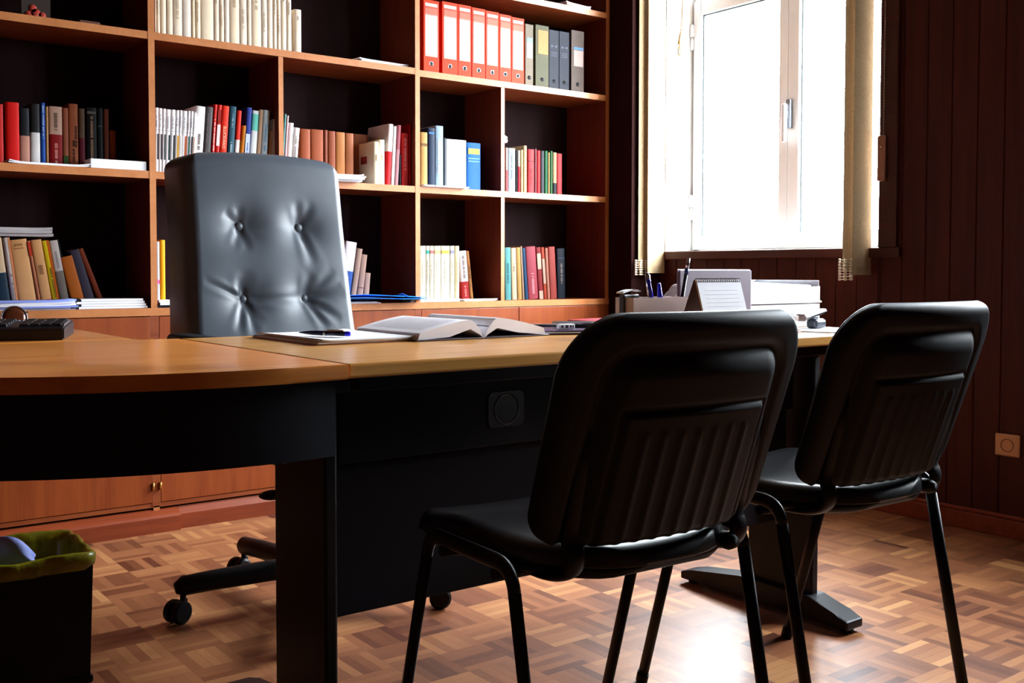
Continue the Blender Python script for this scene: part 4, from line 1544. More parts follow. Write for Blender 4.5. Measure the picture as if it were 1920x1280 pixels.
for side, Wd, h in ((-1, LW, .041), (1, RW, .044)):
    b = BM()
    prof_t = [(side * Wd * (k / 24) , .0015 + arch(k / 24, h)) for k in range(25)]
    foot = [(side * (Wd + .006), .0015), (side * (Wd * .55), .006 if side < 0 else .010), (side * Wd * .22, .022), (side * Wd * .06, .008), (side * .002, .0008)]
    pr = [(side * .0015, .001)] + prof_t[1:] + foot
    v0 = [b.verts.new((x, 0, z)) for x, z in pr]
    v1 = [b.verts.new((x, DP, z)) for x, z in pr]
    ring_faces(b, [v0, v1], 0, smooth=False)
    pg = obj('page_block', b, plain('book_white_pages', 'f4f0f4', .8, .2, var=.02), ob, smooth=True)
    b = BM()
    for q in range(26):                # lines of print
        yy = .03 + q * .0088
        s0, s1 = .30, .90
        n_ = 8
        for i in range(n_):
            sa, sb = s0 + (s1 - s0) * i / n_, s0 + (s1 - s0) * (i + 1) / n_ - .012
            vs4 = [b.verts.new((side * Wd * s_, y_, .0021 + arch(s_, h))) for s_, y_ in ((sa, yy), (sb, yy), (sb, yy + .003), (sa, yy + .003))]
            b.faces.new(vs4)
    obj('printed_lines', b, plain('faint_print', 'd2cad2', .85, .1), pg)
    b = BM()
    sheet(b, lambda s, t, side=side, Wd=Wd: Vector((side * (.002 + s * (Wd + .012)), -.006 + t * (DP + .012), .0004 + .0006 * s)), 6, 2, (0, 0, .0015))
    obj('cover', b, plain('book_cover_grey', '6a6068', .5), ob)
b = BM()
sheet(b, lambda s, t: Vector((.012 + .17 * s, .004 + t * (DP - .01), .026 + .010 * math.sin(s * PI) - .018 * s)), 10, 3, (0, 0, .0012))
obj('bookmark_leaf', b, plain('slate_leaf', '4a4c60', .6), ob)

fo = thing('document_folder', 'plum coloured flat folder under the pens right of the open book', 'folder', (1.70, 2.02, E_), R(-26))
b = BM()
box(b, -.16, .15, -.115, .115, .0, .004, 0.0015)
obj('back_cover', b, plain('plum_card', '5a4664', .35), fo)
b = BM()
sheet(b, lambda s, t: Vector((-.155 + .30 * s, -.11 + .22 * t, .0045 + .003 * math.sin(s * PI))), 10, 4, (0, 0, .0012))
obj('front_cover', b, plain('plum_glossy', '64506c', .25), fo)
b = BM()
box(b, -.15, .14, -.117, -.112, .004, .0055)
obj('paper_edge', b, M['paper'], fo)
ph = thing('wallet_case', 'flat dark navy case with a silver edge on the plum folder', 'case', (1.80, 2.06, E_ + .0092), R(-30))
b = BM()
box(b, -.085, .075, -.06, .06, 0, .011, 0.004)
obj('body', b, plain('navy_case', '12141e', .3), ph)
b = BM()
tube(b, [(-.08, -.061, .010), (.07, -.061, .010), (.0765, -.054, .010), (.0765, .056, .010)], .0018, n=6)
obj('edge_trim', b, M['chrome'], ph)
pn = thing('pencil', 'black and white pencil lying across the plum folder', 'pencil', (1.645, 2.075, E_ + .0145), R(-42))
b = BM()
lathe(b, [(0, -.08), (.0042, -.068), (.0042, .07), (0, .07)], 8, RX)
obj('shaft', b, plain('black_pencil', '16161a', .3), pn)
b = BM()
box(b, -.066, .06, -.0018, .0018, .0034, .0046)
obj('white_stripe', b, M['whiteplastic'], pn)
b = BM()
lathe(b, [(.0044, .07), (.0044, .085), (0, .085)], 10, RX)
obj('ferrule', b, plain('copper', '8a5038', .3, .5, .7), pn)
us = thing('usb_stick', 'small black and white memory stick on the plum folder', 'memory stick', (1.668, 1.992, E_ + .0092), R(-10))
b = BM()
box(b, -.022, .024, -.008, .008, 0, .013, 0.003)
obj('body', b, M['whiteplastic'], us)
b = BM()
for xx, ww in ((-.016, .006), (-.004, .008), (.009, .004), (.017, .003)):
    box(b, xx, xx + ww, -.0086, -.0078, .003, .010, 0.0005)
obj('dark_markings', b, M['ink'], us)
rd = thing('red_folder', 'thin red folder on a beige envelope at the back of the desk', 'folder', (2.08, 2.262, E_), R(-14))
b = BM()
box(b, -.11, .13, -.07, .07, 0, .006, 0.001)
obj('envelope', b, plain('beige_envelope', 'b08a68', .7), rd)
b = BM()
sheet(b, lambda s, t: Vector((-.115 + .25 * s, -.075 + .15 * t, .0065 + .003 * math.sin(s * 3))), 10, 3, (0, 0, .003))
obj('folder_cover', b, plain('red_card', 'd01c34', .35), rd)

# acrylic organiser with pens
og = thing('pen_organiser', 'translucent acrylic pen organiser on the desk beside the calendar', 'organiser', (1.735, 1.752, E_))
b = BM()
w2, d2, hh = .092, .03, .093
for a in [(-w2, w2, -d2, -d2 + .003), (-w2, w2, d2 - .003, d2), (-w2, -w2 + .003, -d2 + .003, d2 - .003), (w2 - .003, w2, -d2 + .003, d2 - .003), (-.03, -.027, -d2 + .003, d2 - .003), (.035, .038, -d2 + .003, d2 - .003)]:
    box(b, a[0], a[1], a[2], a[3], .003, hh)
box(b, -w2, w2, -d2, d2, 0, .003)
frost = NT('frosted_acrylic')
frost.set(Roughness=.25, Base_Color=(.74, .60, .56, 1))
frost.b.inputs['Transmission Weight'].default_value = .55
frost.b.inputs['IOR'].default_value = 1.2
obj('tray', b, frost.m, og)


def stick(name, label, cat, p, q, parts, group=None):
    """slender thing from p to q; parts: (name, t0, t1, r0, r1, material)"""
    p, q = Vector(p), Vector(q)
    d = (q - p)
    root = thing(name, label, cat, p, 0, group)
    X = d.to_track_quat('Z', 'Y').to_matrix().to_4x4()
    for nm, t0, t1, r0, r1, m in parts:
        b = BM()
        L = d.length
        lathe(b, [(0, t0 * L), (r0, t0 * L), ((r0 + r1) / 2, (t0 + t1) / 2 * L), (r1, t1 * L), (0, t1 * L)], 12, X)
        obj(nm, b, m, root)
    return root


navy = plain('pen_black', '12131c', .3)
bluep = plain('pen_cobalt', '1c1ca8', .25)
stick('marker_pen', 'black pen with a pale clip, tallest of the leaning pens in the organiser', 'pen', (1.745, 1.757, E_ + .006), (1.708, 1.745, .913), [('barrel', 0, .62, .0045, .0045, navy), ('cap', .62, 1, .0055, .004, plain('pen_grey', '5a6070', .3)), ('clip', .64, .97, .0062, .0056, M['chrome'])], 'pens in the acrylic organiser')
stick('ballpoint_pen', 'blue pen leaning left in the acrylic organiser', 'pen', (1.738, 1.74, E_ + .006), (1.702, 1.735, .898), [('barrel', 0, .55, .004, .004, M['whiteplastic']), ('cap', .55, 1, .0052, .0045, bluep)], 'pens in the acrylic organiser')
stick('ballpoint_pen', 'short fat blue pen right of the leaning pens in the organiser', 'pen', (1.762, 1.745, E_ + .006), (1.739, 1.738, .889), [('barrel', 0, .5, .006, .006, M['whiteplastic']), ('cap', .5, 1, .0095, .004, bluep)], 'pens in the acrylic organiser')
stick('long_pencil', 'long dark pencil with silver end standing right in the organiser', 'pencil', (1.80, 1.74, E_ + .006), (1.846, 1.745, .948), [('shaft', 0, .78, .0048, .0048, navy), ('sleeve', .78, .86, .0052, .0052, plain('pen_bluegrey', '2a4a80', .3)), ('metal_end', .86, 1, .0045, .004, M['chrome'])], 'pens in the acrylic organiser')
stick('wooden_pencil', 'short wooden pencil standing in the left cell of the organiser', 'pencil', (1.668, 1.735, E_ + .006), (1.658, 1.737, .848), [('shaft', 0, .85, .0036, .0036, plain('pencil_grey', '6a6460', .5)), ('tip', .85, 1, .0036, .001, plain('pencil_wood', 'c89058', .6))], 'pens in the acrylic organiser')
ho = thing('stapler', 'small black and white stapler standing in the left organiser cell', 'stapler', (1.672, 1.760, E_ + .006), R(8))
b = BM()
box(b, -.036, .02, -.008, .008, 0, .094, 0.003)
obj('body', b, plain('stapler_black', '16181c', .35), ho)
b = BM()
sheet(b, lambda s, t: Vector((-.042 + .066 * s, -.010 + .02 * t, .0965 + .006 * math.sin(s * PI * .8))), 8, 2, (0, 0, .003))
obj('top_arm', b, M['whiteplastic'], ho)

# tear-off calendar on a folded card easel
cl = thing('desk_calendar', 'white spiral bound tear off calendar on a brown easel on the desk', 'calendar', (1.85, 1.66, E_))
b = BM()
for s_, y1 in ((1, .052), (-1, -.038)):
    v = [(-.078, y1, 0.001), (.078, y1, 0.001), (.075, 0, .134), (-.075, 0, .134)]
    n_ = Vector((0, .0018 * s_, .0004))
    a = [b.verts.new(p) for p in v]
    c = [b.verts.new(Vector(p) + n_) for p in v]
    ring_faces(b, [a, c], 0, smooth=False)
box(b, -.078, .078, -.036, .05, 0.0004, .0016)
obj('easel', b, plain('brown_easel_card', '6e4a3e', .7), cl)
b = BM()
for k in range(4):
    y_, z_ = -.0012 * (k + 1), .0
    v = [(-.075 + .0006 * k, -.036 + y_, .010), (.077, -.036 + y_, .010), (.074, -.001 + y_, .133), (-.075, -.001 + y_, .133)]
    a = [b.verts.new(p) for p in v]
    c = [b.verts.new(Vector(p) + Vector((0, -.0011, -.0002))) for p in v]
    ring_faces(b, [a, c], 0, smooth=False)
pg = obj('pages', b, M['paper'], cl)
b = BM()
for q in range(9):
    t = .20 + q * .075
    y_, z_ = -.0072 - .035 * t * 1.0, .133 - .123 * t
    box(b, -.055, .055, y_ + .0001, y_ + .0011, z_, z_ + .0011)
obj('ruled_lines', b, plain('pale_rule', 'e2e2e6', .8), pg)
b = BM()
for k in range(20):
    xx = -.070 + k * .0074
    tube(b, [(xx, -.003 + .0065 * math.cos(a), .132 + .0055 * math.sin(a)) for a in [2 * PI * i / 10 for i in range(10)]], .0009, n=5, up=(1, 0, 0), loop=True)
obj('spiral_binding', b, plain('wire_grey', '6a6a74', .3, .5, .6), cl)

# upright grey folder and white letter trays
gf = thing('upright_folder', 'greyish purple document folder standing upright before the letter trays', 'folder', (2.01, 1.80, E_))
b = BM()
box(b, -.136, .128, .0, .003, 0, .156, 0.002)
obj('front_cover', b, plain('mauve_cover', '64525f', .5), gf)
b = BM()
box(b, -.13, .134, .0035, .010, 0, .155, 0.002)
obj('paper_block', b, plain('lilac_pages', 'c8bccc', .7), gf)
b = BM()
box(b, -.134, .137, .0105, .0135, 0, .158, 0.002)
obj('back_cover', b, plain('mauve_back', '8a7a90', .5), gf)
tr = None
for k, lab in ((0, 'lower white letter tray of the stack at the right end of the desk'), (1, 'upper white letter tray of the stack, with a paper wave inside')):
    r_ = thing('letter_tray', lab, 'letter tray', (2.30, 1.935, E_ + .065 * k), 0, 'white letter trays')
    b = BM()
    w2, d2, h2 = .155, .115, .0625
    box(b, -w2, w2, -d2, d2, 0, .004, 0.001)
    if k == 0:
        box(b, -w2, w2, -d2, -d2 + .003, .004, h2, 0.0012)
    else:                                              # swept front wall of the upper tray
        cv_ = [(-w2 + .02 + (2 * w2 - .02) * q / 16, .006 + .040 * math.sin(q / 16 * PI * .5) ** .9) for q in range(17)]
        prism(b, [(-w2 + .02, .004), (w2, .004)] + list(reversed(cv_)), -d2, -d2 + .003, X=XZ)
    box(b, -w2, w2, d2 - .003, d2, .004, h2, 0.0012)
    box(b, w2 - .003, w2, -d2 + .003, d2 - .003, .004, h2, 0.0012)
    box(b, -w2 - .002, w2 + .004, -d2 - .004, d2 + .003, .0, .0055, 0.0015)
    obj('tray_body', b, M['whiteplastic'], r_)
    b = BM()
    sheet(b, lambda s, t: Vector((-.145 + .28 * s, -.10 + .20 * t, .0075 + .006 * t)), 10, 4, (0, 0, .012 + .03 * k))
    o = obj('paper_filling', b, M['paper'], r_)
st = thing('stapler', 'grey and black stapler on the white sheet near the right desk end', 'stapler', (2.285, 1.715, E_ + .002), R(8))
b = BM()
box(b, -.01, .045, -.016, .016, .001, .026, 0.008, seg=3)
obj('base', b, plain('stapler_grey', '3c424c', .3), st)
b = BM()
X = Matrix.Translation((-.005, 0, .031)) @ Matrix.Rotation(R(-8), 4, 'Y')
box(b, -.055, .062, -.013, .013, 0, .013, 0.006, seg=3, X=X)
obj('arm', b, plain('stapler_arm', '131318', .25), st)
b = BM()
box(b, -.062, -.046, -.014, .014, -.002, .018, 0.006, X=X)
obj('end_cap', b, plain('stapler_cap', '6a5854', .4), st)
b = BM()
box(b, -.012, .012, -.010, .010, .026, .034, 0.002)
obj('hinge', b, M['greymetal'], st)
flat_stack('paper_sheet', 'white paper sheets on the right end of the desk under the stapler', 'papers', 2.285, 1.69, E_, .20, .19, 2, .0009, M['paper'], R(-2), seed=21)
pr_ = flat_stack('paper_pile', 'tall pile of white paper behind the nearer chair back, right of the calendar', 'papers', 2.035, 1.685, E_, .155, .10, 8, .0062, M['paper'], R(-3), seed=22, curl=.002)
td = thing('tape_dispenser', 'white rounded tape dispenser behind the pens', 'tape dispenser', (1.918, 1.86, E_))
b = BM()
pr = [(-.055, 0), (.06, 0), (.06, .03)] + [(.03 * math.cos(a) + .02, .085 + .036 * math.sin(a)) for a in [R(10 + 150 * k / 10) for k in range(11)]] + [(-.05, .07), (-.058, .03)]
v0 = [b.verts.new((x, -.02, z)) for x, z in pr]
v1 = [b.verts.new((x, .02, z)) for x, z in pr]
ring_faces(b, [v0, v1], 0, smooth=False)
bmesh.ops.bevel(b, geom=list(b.edges), offset=.003, segments=2, affect='EDGES')
obj('housing', b, M['whiteplastic'], td)
b = BM()
lathe(b, [(.018, -.021), (.03, -.021), (.03, -.0205), (.018, -.0205)], 20, Matrix.Translation((.02, 0, .085)) @ Matrix.Rotation(R(-90), 4, 'X'), caps=False)
obj('tape_roll', b, plain('tape_amber', 'c8b070', .3), td)

# ------------------------------------------------------------------ waste bin
bn = thing('waste_bin', 'square black waste bin with a yellow green liner under the corner desk', 'waste bin', (.52, 2.525, 0), R(-2))
b = BM()
hw, hd, hb = .125, .125, .276
tp = .008
for zA, zB, gA in ((0.004, .272, 0),):
    ro_ = [(-hw + tp, -hd + tp), (hw - tp, -hd + tp), (hw - tp, hd - tp), (-hw + tp, hd - tp)]
    ru = [(-hw, -hd), (hw, -hd), (hw, hd), (-hw, hd)]
    r0 = [b.verts.new((x, y, .004)) for x, y in ro_]
    r1 = [b.verts.new((x, y, hb)) for x, y in ru]
    r2 = [b.verts.new((x * .975, y * .975, hb)) for x, y in ru]
    r3 = [b.verts.new((x * .96, y * .96, .012)) for x, y in ro_]
    ring_faces(b, [r0, r1, r2, r3], 0, caps=True, smooth=False)
obj('body', b, M['black'], bn)
pbox('base_rim', M['black'], bn, -hw + .002, hw - .002, -hd + .002, hd - .002, .0005, .016, 0.003)
b = BM()
rings = []
n_ = 64
rnd = random.Random(4)


def sq(a, r_, h_):
    c, s = math.cos(a), math.sin(a)
    k = 1 / (abs(c) ** 8 + abs(s) ** 8) ** (1 / 8)
    return c * k * h_, s * k * h_


lv = [(.0025, .256), (.004, .258), (.007, .268), (.009, .279), (.007, .290), (.002, .295), (-.006, .291), (-.010, .270), (-.012, .20), (-.020, .10), (-.035, .05)]
for off, z in lv:
    rg = []
    for k in range(n_):
        a = 2 * PI * k / n_
        wob = .0025 * math.sin(9 * a + z * 40) + .002 * math.sin(17 * a - z * 60)
        x, y = sq(a, 0, hw + off + wob + (.006 if abs(math.cos(2 * a)) < .25 and z > .262 else 0))
        rg.append(b.verts.new((x, y, z + .004 * math.sin(5 * a + 1) * (.8 if z > .26 else .1))))
    rings.append(rg)
ring_faces(b, rings[:1] + rings[1:], 0, caps=False)
obj('bin_liner', b, M['bag'], bn)
cp = thing('crumpled_paper', 'crumpled bluish white paper sticking out of the waste bin', 'paper', (.49, 2.46, .262), 0)
b = BM()
rnd = random.Random(3)
sheet(b, lambda s, t: Vector((-.09 + .14 * s + .01 * math.sin(6 * t), -.01 + .03 * math.sin(4 * s + 2 * t) + .02 * t, -.03 + .125 * t * (1 - .5 * s ** 2) + .010 * math.sin(7 * s + 3 * t))), 14, 8, (0, .0012, 0))
obj('sheet', b, plain('bluish_paper', '8c9ae0', .7, var=.15), cp)
b = BM()
lathe(b, [(.018, 0), (.022, 0), (.022, .0006), (.018, .0006)], 18, Matrix.Translation((-.062, -.030, .045)) @ Matrix.Rotation(R(90), 4, 'X'), caps=False)
obj('printed_ring', b, plain('pale_print', 'c8d0f0', .7), cp)

# ------------------------------------------------------------------ visitor chairs


def smoothstep(a, b_, x):
    t = np.clip((x - a) / (b_ - a), 0, 1)
    return t * t * (3 - 2 * t)


def rr_halfwidth(t, H, hw, rt_, rb_):
    """half width of a rounded rectangle (height H, top and bottom corner radii) at height t*H"""
    z = t * H
    hw = hw + np.zeros_like(z)
    w = hw.copy()
    top = z > H - rt_
    w[top] = hw[top] - rt_ + np.sqrt(np.clip(rt_ ** 2 - (z[top] - (H - rt_)) ** 2, 0, None))
    bot = z < rb_
    w[bot] = hw[bot] - rb_ + np.sqrt(np.clip(rb_ ** 2 - (rb_ - z[bot]) ** 2, 0, None))
    return w


def shell(name, mat, parent, nu, nv, hwf, H, front, rear, place):
    """closed shell between two height fields over a rounded outline"""
    # rows packed towards both ends so that the round corners stay round
    tt = .5 - .5 * np.cos(np.linspace(0.0, 1.0, nv + 1) * PI)
    tt = .55 * tt + .45 * np.linspace(0, 1, nv + 1)
    tt[0], tt[-1] = .0006, .9994
    ss = np.sin(np.linspace(-1, 1, nu + 1) * PI / 2) * .5 + np.linspace(-1, 1, nu + 1) * .5
    hw = hwf(tt)
    Xg = ss[None, :] * hw[:, None]
    Zg = (tt * H)[:, None] + 0 * Xg
    S = np.abs(ss)[None, :] + 0 * Xg
    Tt = tt[:, None] + 0 * Xg
    # distance to the outline, roughly
    ed = np.minimum(hw[:, None] - np.abs(Xg), np.minimum(Zg, H - Zg))
    F = front(Xg, Zg, ed)
    B_ = rear(Xg, Zg, ed)
    b = BM()
    gf = [[b.verts.new(place(Xg[j, i], Zg[j, i], F[j, i])) for i in range(nu + 1)] for j in range(nv + 1)]
    gr = [[b.verts.new(place(Xg[j, i], Zg[j, i], B_[j, i])) for i in range(nu + 1)] for j in range(nv + 1)]
    for g, fl in ((gf, 0), (gr, 1)):
        for j in range(nv):
            for i in range(nu):
                q = (g[j][i], g[j][i + 1], g[j + 1][i + 1], g[j + 1][i])
                b.faces.new(q if not fl else q[::-1])

    def strip(A, C):
        for k in range(len(A) - 1):
            b.faces.new((A[k], C[k], C[k + 1], A[k + 1]))
    strip(gf[0], gr[0])
    strip(gf[nv], gr[nv])
    strip([r_[0] for r_ in gf], [r_[0] for r_ in gr])
    strip([r_[nu] for r_ in gf], [r_[nu] for r_ in gr])
    for f in b.faces:
        f.smooth = True
    return obj(name, b, mat, parent)


REC = .336
BH = .352


def visitor_chair(label, loc, rz):
    ch = thing('visitor_chair', label, 'chair', loc, rz, 'black visitor chairs facing the desk')

    def place(x, z, h):
        """panel coordinates: x across, z up from the panel's lower edge, h rearwards"""
        cz, sz = math.cos(REC), math.sin(REC)
        L = z / cz                                        # along the slant
        y0 = .062 - math.tan(REC) * z + .036 * (x / .236) ** 2
        return Vector((x, y0 - h * cz, .506 + z - h * sz))

    def rear(x, z, ed):
        r_ = .020 * np.sqrt(np.clip(1 - (1 - np.clip(ed / .022, 0, 1)) ** 2, 0, 1)) - .004      # rolled rim
        hx = np.abs(x)
        # groove between rim and raised field (rounded inverted U), field open towards the bottom
        fx = .176 - .006 * smoothstep(.1, .28, z)
        ft = .292
        d = np.minimum(fx - hx, ft - z)
        cor = .04
        m = (fx - hx < cor) & (ft - z < cor)
        d = np.where(m, cor - np.sqrt((cor - (fx - hx)) ** 2 + (cor - (ft - z)) ** 2), d)
        groove = np.exp(-((d + .007) / .011) ** 2) * .007
        field = .015 * smoothstep(-.004, .030, d)
        # plate with ribs
        px_ = .142 - .0 * z
        d2 = np.minimum(px_ - hx, np.minimum(.214 - z, z + .2))
        plate = .004 * smoothstep(0, .003, d2) - .004 * np.exp(-((d2 + .003) / .0035) ** 2)
        rib = np.zeros_like(x)
        for c in (.0, .034, .068, .102):
            rib = np.maximum(rib, .003 * np.exp(-((hx - c) / .0055) ** 2) * smoothstep(.188, .178, z))
        return r_ - groove * (z > .0) + field * .6 + plate + rib

    def front(x, z, ed):
        return -.004 - .016 * np.sqrt(np.clip(1 - (1 - np.clip(ed / .03, 0, 1)) ** 2, 0, 1))
    shell('backrest', M['blackplastic'], ch, 120, 110, lambda t: rr_halfwidth(t, BH, .236 + .008 * t, .095, .055), BH, front, rear, place)
    # seat: cushion over a shell
    SD = .455

    def place_s(x, y, h):
        return Vector((x, .035 + y, .470 + h - .012 * smoothstep(.30, .43, y) + .010 * (x / .23) ** 2))
    shell('seat', M['vinyl'], ch, 40, 36, lambda t: rr_halfwidth(t, SD, .228, .07, .19), SD,
          lambda x, y, ed: -.006 + 0 * x, lambda x, y, ed: -.004 + .030 * np.sqrt(np.clip(1 - (1 - np.clip(ed / .035, 0, 1)) ** 2, 0, 1)), place_s)

    def place_u(x, y, h):
        return Vector((x, .037 + y, .466 - h))
    shell('seat_shell', M['blackplastic'], ch, 28, 26, lambda t: rr_halfwidth(t, SD - .004, .225, .068, .188), SD - .004,
          lambda x, y, ed: 0 * x, lambda x, y, ed: .022 * np.sqrt(np.clip(1 - (1 - np.clip(ed / .05, 0, 1)) ** 2, 0, 1)), place_u)
    # two side frames of oval tube, each with a front and a rear leg
    for s in (-1, 1):
        x = s * .243
        rear_top, front_top = Vector((x, .112, .435)), Vector((x, .379, .435))
        bar = bez((x, .112, .435), (x, .119, .471), (x, .158, .473), 7) + bez((x, .335, .473), (x, .372, .471), (x, .379, .435), 7)
        b = BM()
        tube(b, bar, .0085, .0135, n=14, up=(1, 0, 0) if False else (0, 1, .001))
        fr = obj('side_rail', b, M['black'], ch)
        for nm, top, foot in (('rear', rear_top, Vector((x, .026, .012))), ('front', front_top, Vector((x, .503, .012)))):
            b = BM()
            tube(b, [top, top.lerp(foot, .5), foot], .0085, .0135, n=14, up=(0, 1, .001))
            lg = obj('leg', b, M['black'], ch)
            b = BM()
            dd = (foot - top).normalized()
            tube(b, [foot - dd * .012, foot + dd * .0118], .0105, .0155, n=14, up=(0, 1, .001))
            obj('foot_cap', b, M['castor'], lg)
        # upright carrying the backrest: J-shaped tube
        xu = s * .172
        path = [(xu, .30, .449), (xu, .20, .447)] + bez((xu, .15, .449), (xu, .028, .449), tuple(place(xu, .012, .012)), 14) + [tuple(place(xu, .04, .010)), tuple(place(xu, .12, .006)), tuple(place(xu, .20, -.001))]
        b = BM()
        tube(b, path, .019, .0080, n=16, up=(0, 0, 1))
        obj('back_upright', b, M['black'], ch)
    for y in (.17, .33):
        b = BM()
        tube(b, [(-.243, y, .450), (-.2, y, .447), (.2, y, .447), (.243, y, .450)], .011, .009, n=10)
        obj('cross_bar', b, M['black'], ch)
    b = BM()
    lathe(b, [(0, -.016), (.013, -.016), (.015, -.008), (.015, .008), (.009, .02), (0, .02)], 14, Matrix.Translation((.150, .062, .470)) @ Matrix.Rotation(R(90), 4, 'X'))
    obj('tension_knob', b, M['castor'], ch)
    return ch


C1 = visitor_chair('nearer black visitor chair with ribbed plastic back, hiding part of the desk', (1.172, 1.109, 0), -.055)
C2 = copy_thing(C1, (1.845, 1.151, 0), -.032, 'farther black visitor chair at the right, before the wall socket')

# ------------------------------------------------------------------ executive chair
ec = thing('office_chair', 'high backed black leather office chair with four buttons behind the desk', 'office chair', (1.28, 2.62, 0), R(0))
BZ0, BHT = .50, .765


def place_b(x, z, h):
    y = .205 + .155 * (z / BHT) ** 1.2
    return Vector((x - .008 + .020 * z / BHT, y - h, BZ0 + z + .014 * (1 - (x / .25) ** 2) * (z / BHT) ** 3 - .012))


def hw_b(t):
    z = t * BHT
    hw = .262 - .012 * smoothstep(.15, .78, t)
    rt_ = .07
    top = z > BHT - rt_ * .62
    # flattened rounded top
    k = np.clip((z - (BHT - rt_ * .62)) / (rt_ * .62), 0, 1)
    return hw - rt_ * (1 - np.sqrt(np.clip(1 - k ** 2, 0, 1))) - .02 * (1 - smoothstep(0, .05, t))


BUT = [(-.093, .552), (.093, .552), (-.095, .345), (.095, .345)]


def seg_d(x, z, p, q):
    px_, pz_ = p
    dx, dz = q[0] - px_, q[1] - pz_
    L2 = dx * dx + dz * dz
    t = np.clip(((x - px_) * dx + (z - pz_) * dz) / L2, 0, 1)
    return np.hypot(x - (px_ + t * dx), z - (pz_ + t * dz)), t


CREASE = [  # start at a button, end point, depth, width
    ((-.095, .345), (-.215, .40), .007, .006), ((-.095, .345), (-.13, .25), .006, .008), ((-.095, .345), (-.075, .24), .006, .008), ((-.095, .345), (-.055, .27), .005, .008),
    ((-.095, .345), (.095, .345), .006, .009), ((.095, .345), (.21, .385), .007, .008), ((.095, .345), (.22, .36), .006, .008), ((.095, .345), (.20, .28), .007, .008),
    ((.095, .345), (.15, .255), .006, .008), ((.095, .345), (.19, .43), .005, .010), ((.095, .345), (.115, .42), .006, .010), ((.093, .552), (.125, .44), .006, .010),
    ((.093, .552), (.085, .63), .005, .009), ((.093, .552), (.135, .63), .005, .010), ((-.093, .552), (-.145, .59), .006, .009), ((-.093, .552), (-.115, .49), .006, .008), ((-.093, .552), (-.08, .48), .006, .008),
    ((-.093, .552), (-.10, .61), .005, .008), ((-.095, .345), (-.115, .41), .005, .008), ((-.093, .552), (.093, .552), .0035, .014), ((-.095, .345), (-.093, .43), .005, .012)]


def front_b(x, z, ed):
    h = .052 * np.sqrt(np.clip(1 - (1 - np.clip(ed / .034, 0, 1)) ** 2, 0, 1))
    h += .012 * np.exp(-((z - .14) / .12) ** 2) + .010 * (1 - (x / .25) ** 2)
    for (bx, bz) in BUT:
        r_ = np.hypot(x - bx, (z - bz))
        h -= .032 * np.exp(-(r_ / .052) ** 1.25)
    for p, q, d, w in CREASE:
        dist, t = seg_d(x, z, p, q)
        ww = w * (.8 + .7 * t)
        tw = (.25 + .75 * smoothstep(.02, .28, t)) * (1 - t) ** .7
        h -= d * np.exp(-(dist / ww) ** 2) * tw
        h += .35 * d * np.exp(-((dist - 2.1 * ww) / (ww)) ** 2) * tw
    return h


def rear_b(x, z, ed):
    return -.115 - .022 * np.sqrt(np.clip(1 - (1 - np.clip(ed / .03, 0, 1)) ** 2, 0, 1))


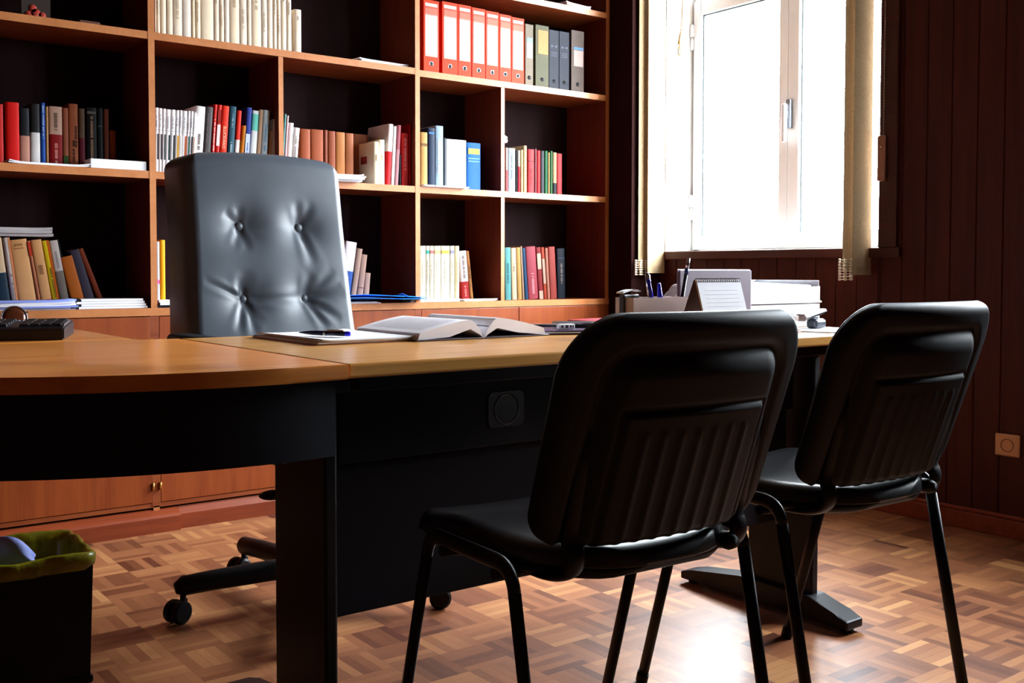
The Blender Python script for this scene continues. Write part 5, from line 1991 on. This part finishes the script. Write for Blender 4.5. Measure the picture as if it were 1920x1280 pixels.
bk = shell('backrest', M['leather'], ec, 150, 170, hw_b, BHT, front_b, rear_b, place_b)
for (bx, bz) in BUT:
    b = BM()
    xa, za = np.array([[bx]]), np.array([[bz]])
    hh = float(front_b(xa, za, np.array([[.1]]))[0, 0])
    p = place_b(bx, bz, hh + .007)
    ball(b, p, .0135, sc=(1, .6, 1), u=16, v=10)
    obj('button', b, M['leather'], bk)
b = BM()
box(b, -.23, .23, -.27, .215, .435, .525, .035, seg=4)
obj('seat', b, M['leather'], ec, smooth=True)
for s in (-1, 1):
    b = BM()
    box(b, s * .295 - .036, s * .295 + .036, -.10, .20, .712, .747, .014, seg=3)
    a = obj('armrest', b, M['castor'], ec, smooth=True)
    b = BM()
    tube(b, bez((s * .295, .10, .715), (s * .30, .12, .55), (s * .26, .04, .46), 8) + [(s * .18, .02, .44)], .022, .014, n=10, up=(0, 1, 0))
    obj('arm_support', b, M['castor'], a)
b = BM()
lathe(b, [(0, .16), (.028, .16), (.028, .30), (.022, .30), (.022, .435), (0, .435)], 20)
obj('gas_column', b, M['castor'], ec, smooth=True)
b = BM()
box(b, -.09, .09, -.11, .11, .39, .436, .012)
mc = obj('tilt_mechanism', b, M['castor'], ec)
b = BM()
tube(b, [(-.05, -.08, .40), (-.12, -.09, .36)], .006, n=8)
ball(b, (-.155, -.095, .335), .03, sc=(1.25, .9, .42), u=14, v=8)
obj('tilt_lever', b, M['castor'], mc)
b = BM()
lathe(b, [(0, .070), (.055, .070), (.062, .10), (.05, .150), (.034, .18), (0, .18)], 24)
bs = obj('star_base', b, M['castor'], ec, smooth=True)
for k in range(5):
    a = R(27 + 72 * k)
    c, s = math.cos(a), math.sin(a)
    pts = [(c * r_, s * r_, z) for r_, z in ((.03, .104), (.12, .103), (.26, .099), (.345, .094), (.366, .089))]
    b = BM()
    tube(b, pts, [.036, .032, .027, .024, .012], [.028, .028, .027, .026, .014], n=14)
    arm = obj('base_leg', b, M['castor'], ec)
    b = BM()
    A2 = R((40, 195, 200, 250, 330)[k])
    hx, hy = c * .345, s * .345
    ox, oy = math.cos(A2) * .018, math.sin(A2) * .018
    for sd in (-1, 1):
        X = Matrix.Translation((hx + ox - sd * math.sin(A2) * .015, hy + oy + sd * math.cos(A2) * .015, .0305)) @ Matrix.Rotation(A2, 4, 'Z') @ Matrix.Rotation(R(90), 4, 'X')
        lathe(b, [(0, -.011), (.024, -.011), (.030, -.006), (.030, .006), (.024, .011), (0, .011)], 22, X)
    lathe(b, [(0, .03), (.008, .03), (.008, .088), (0, .088)], 10, Matrix.Translation((hx, hy, 0)))
    X = Matrix.Translation((hx + ox * .6, hy + oy * .6, .044)) @ Matrix.Rotation(A2, 4, 'Z')
    box(b, -.024, .024, -.0035, .0035, -.014, .016, .003, X=X)
    obj('caster', b, M['castor'], arm, smooth=True)
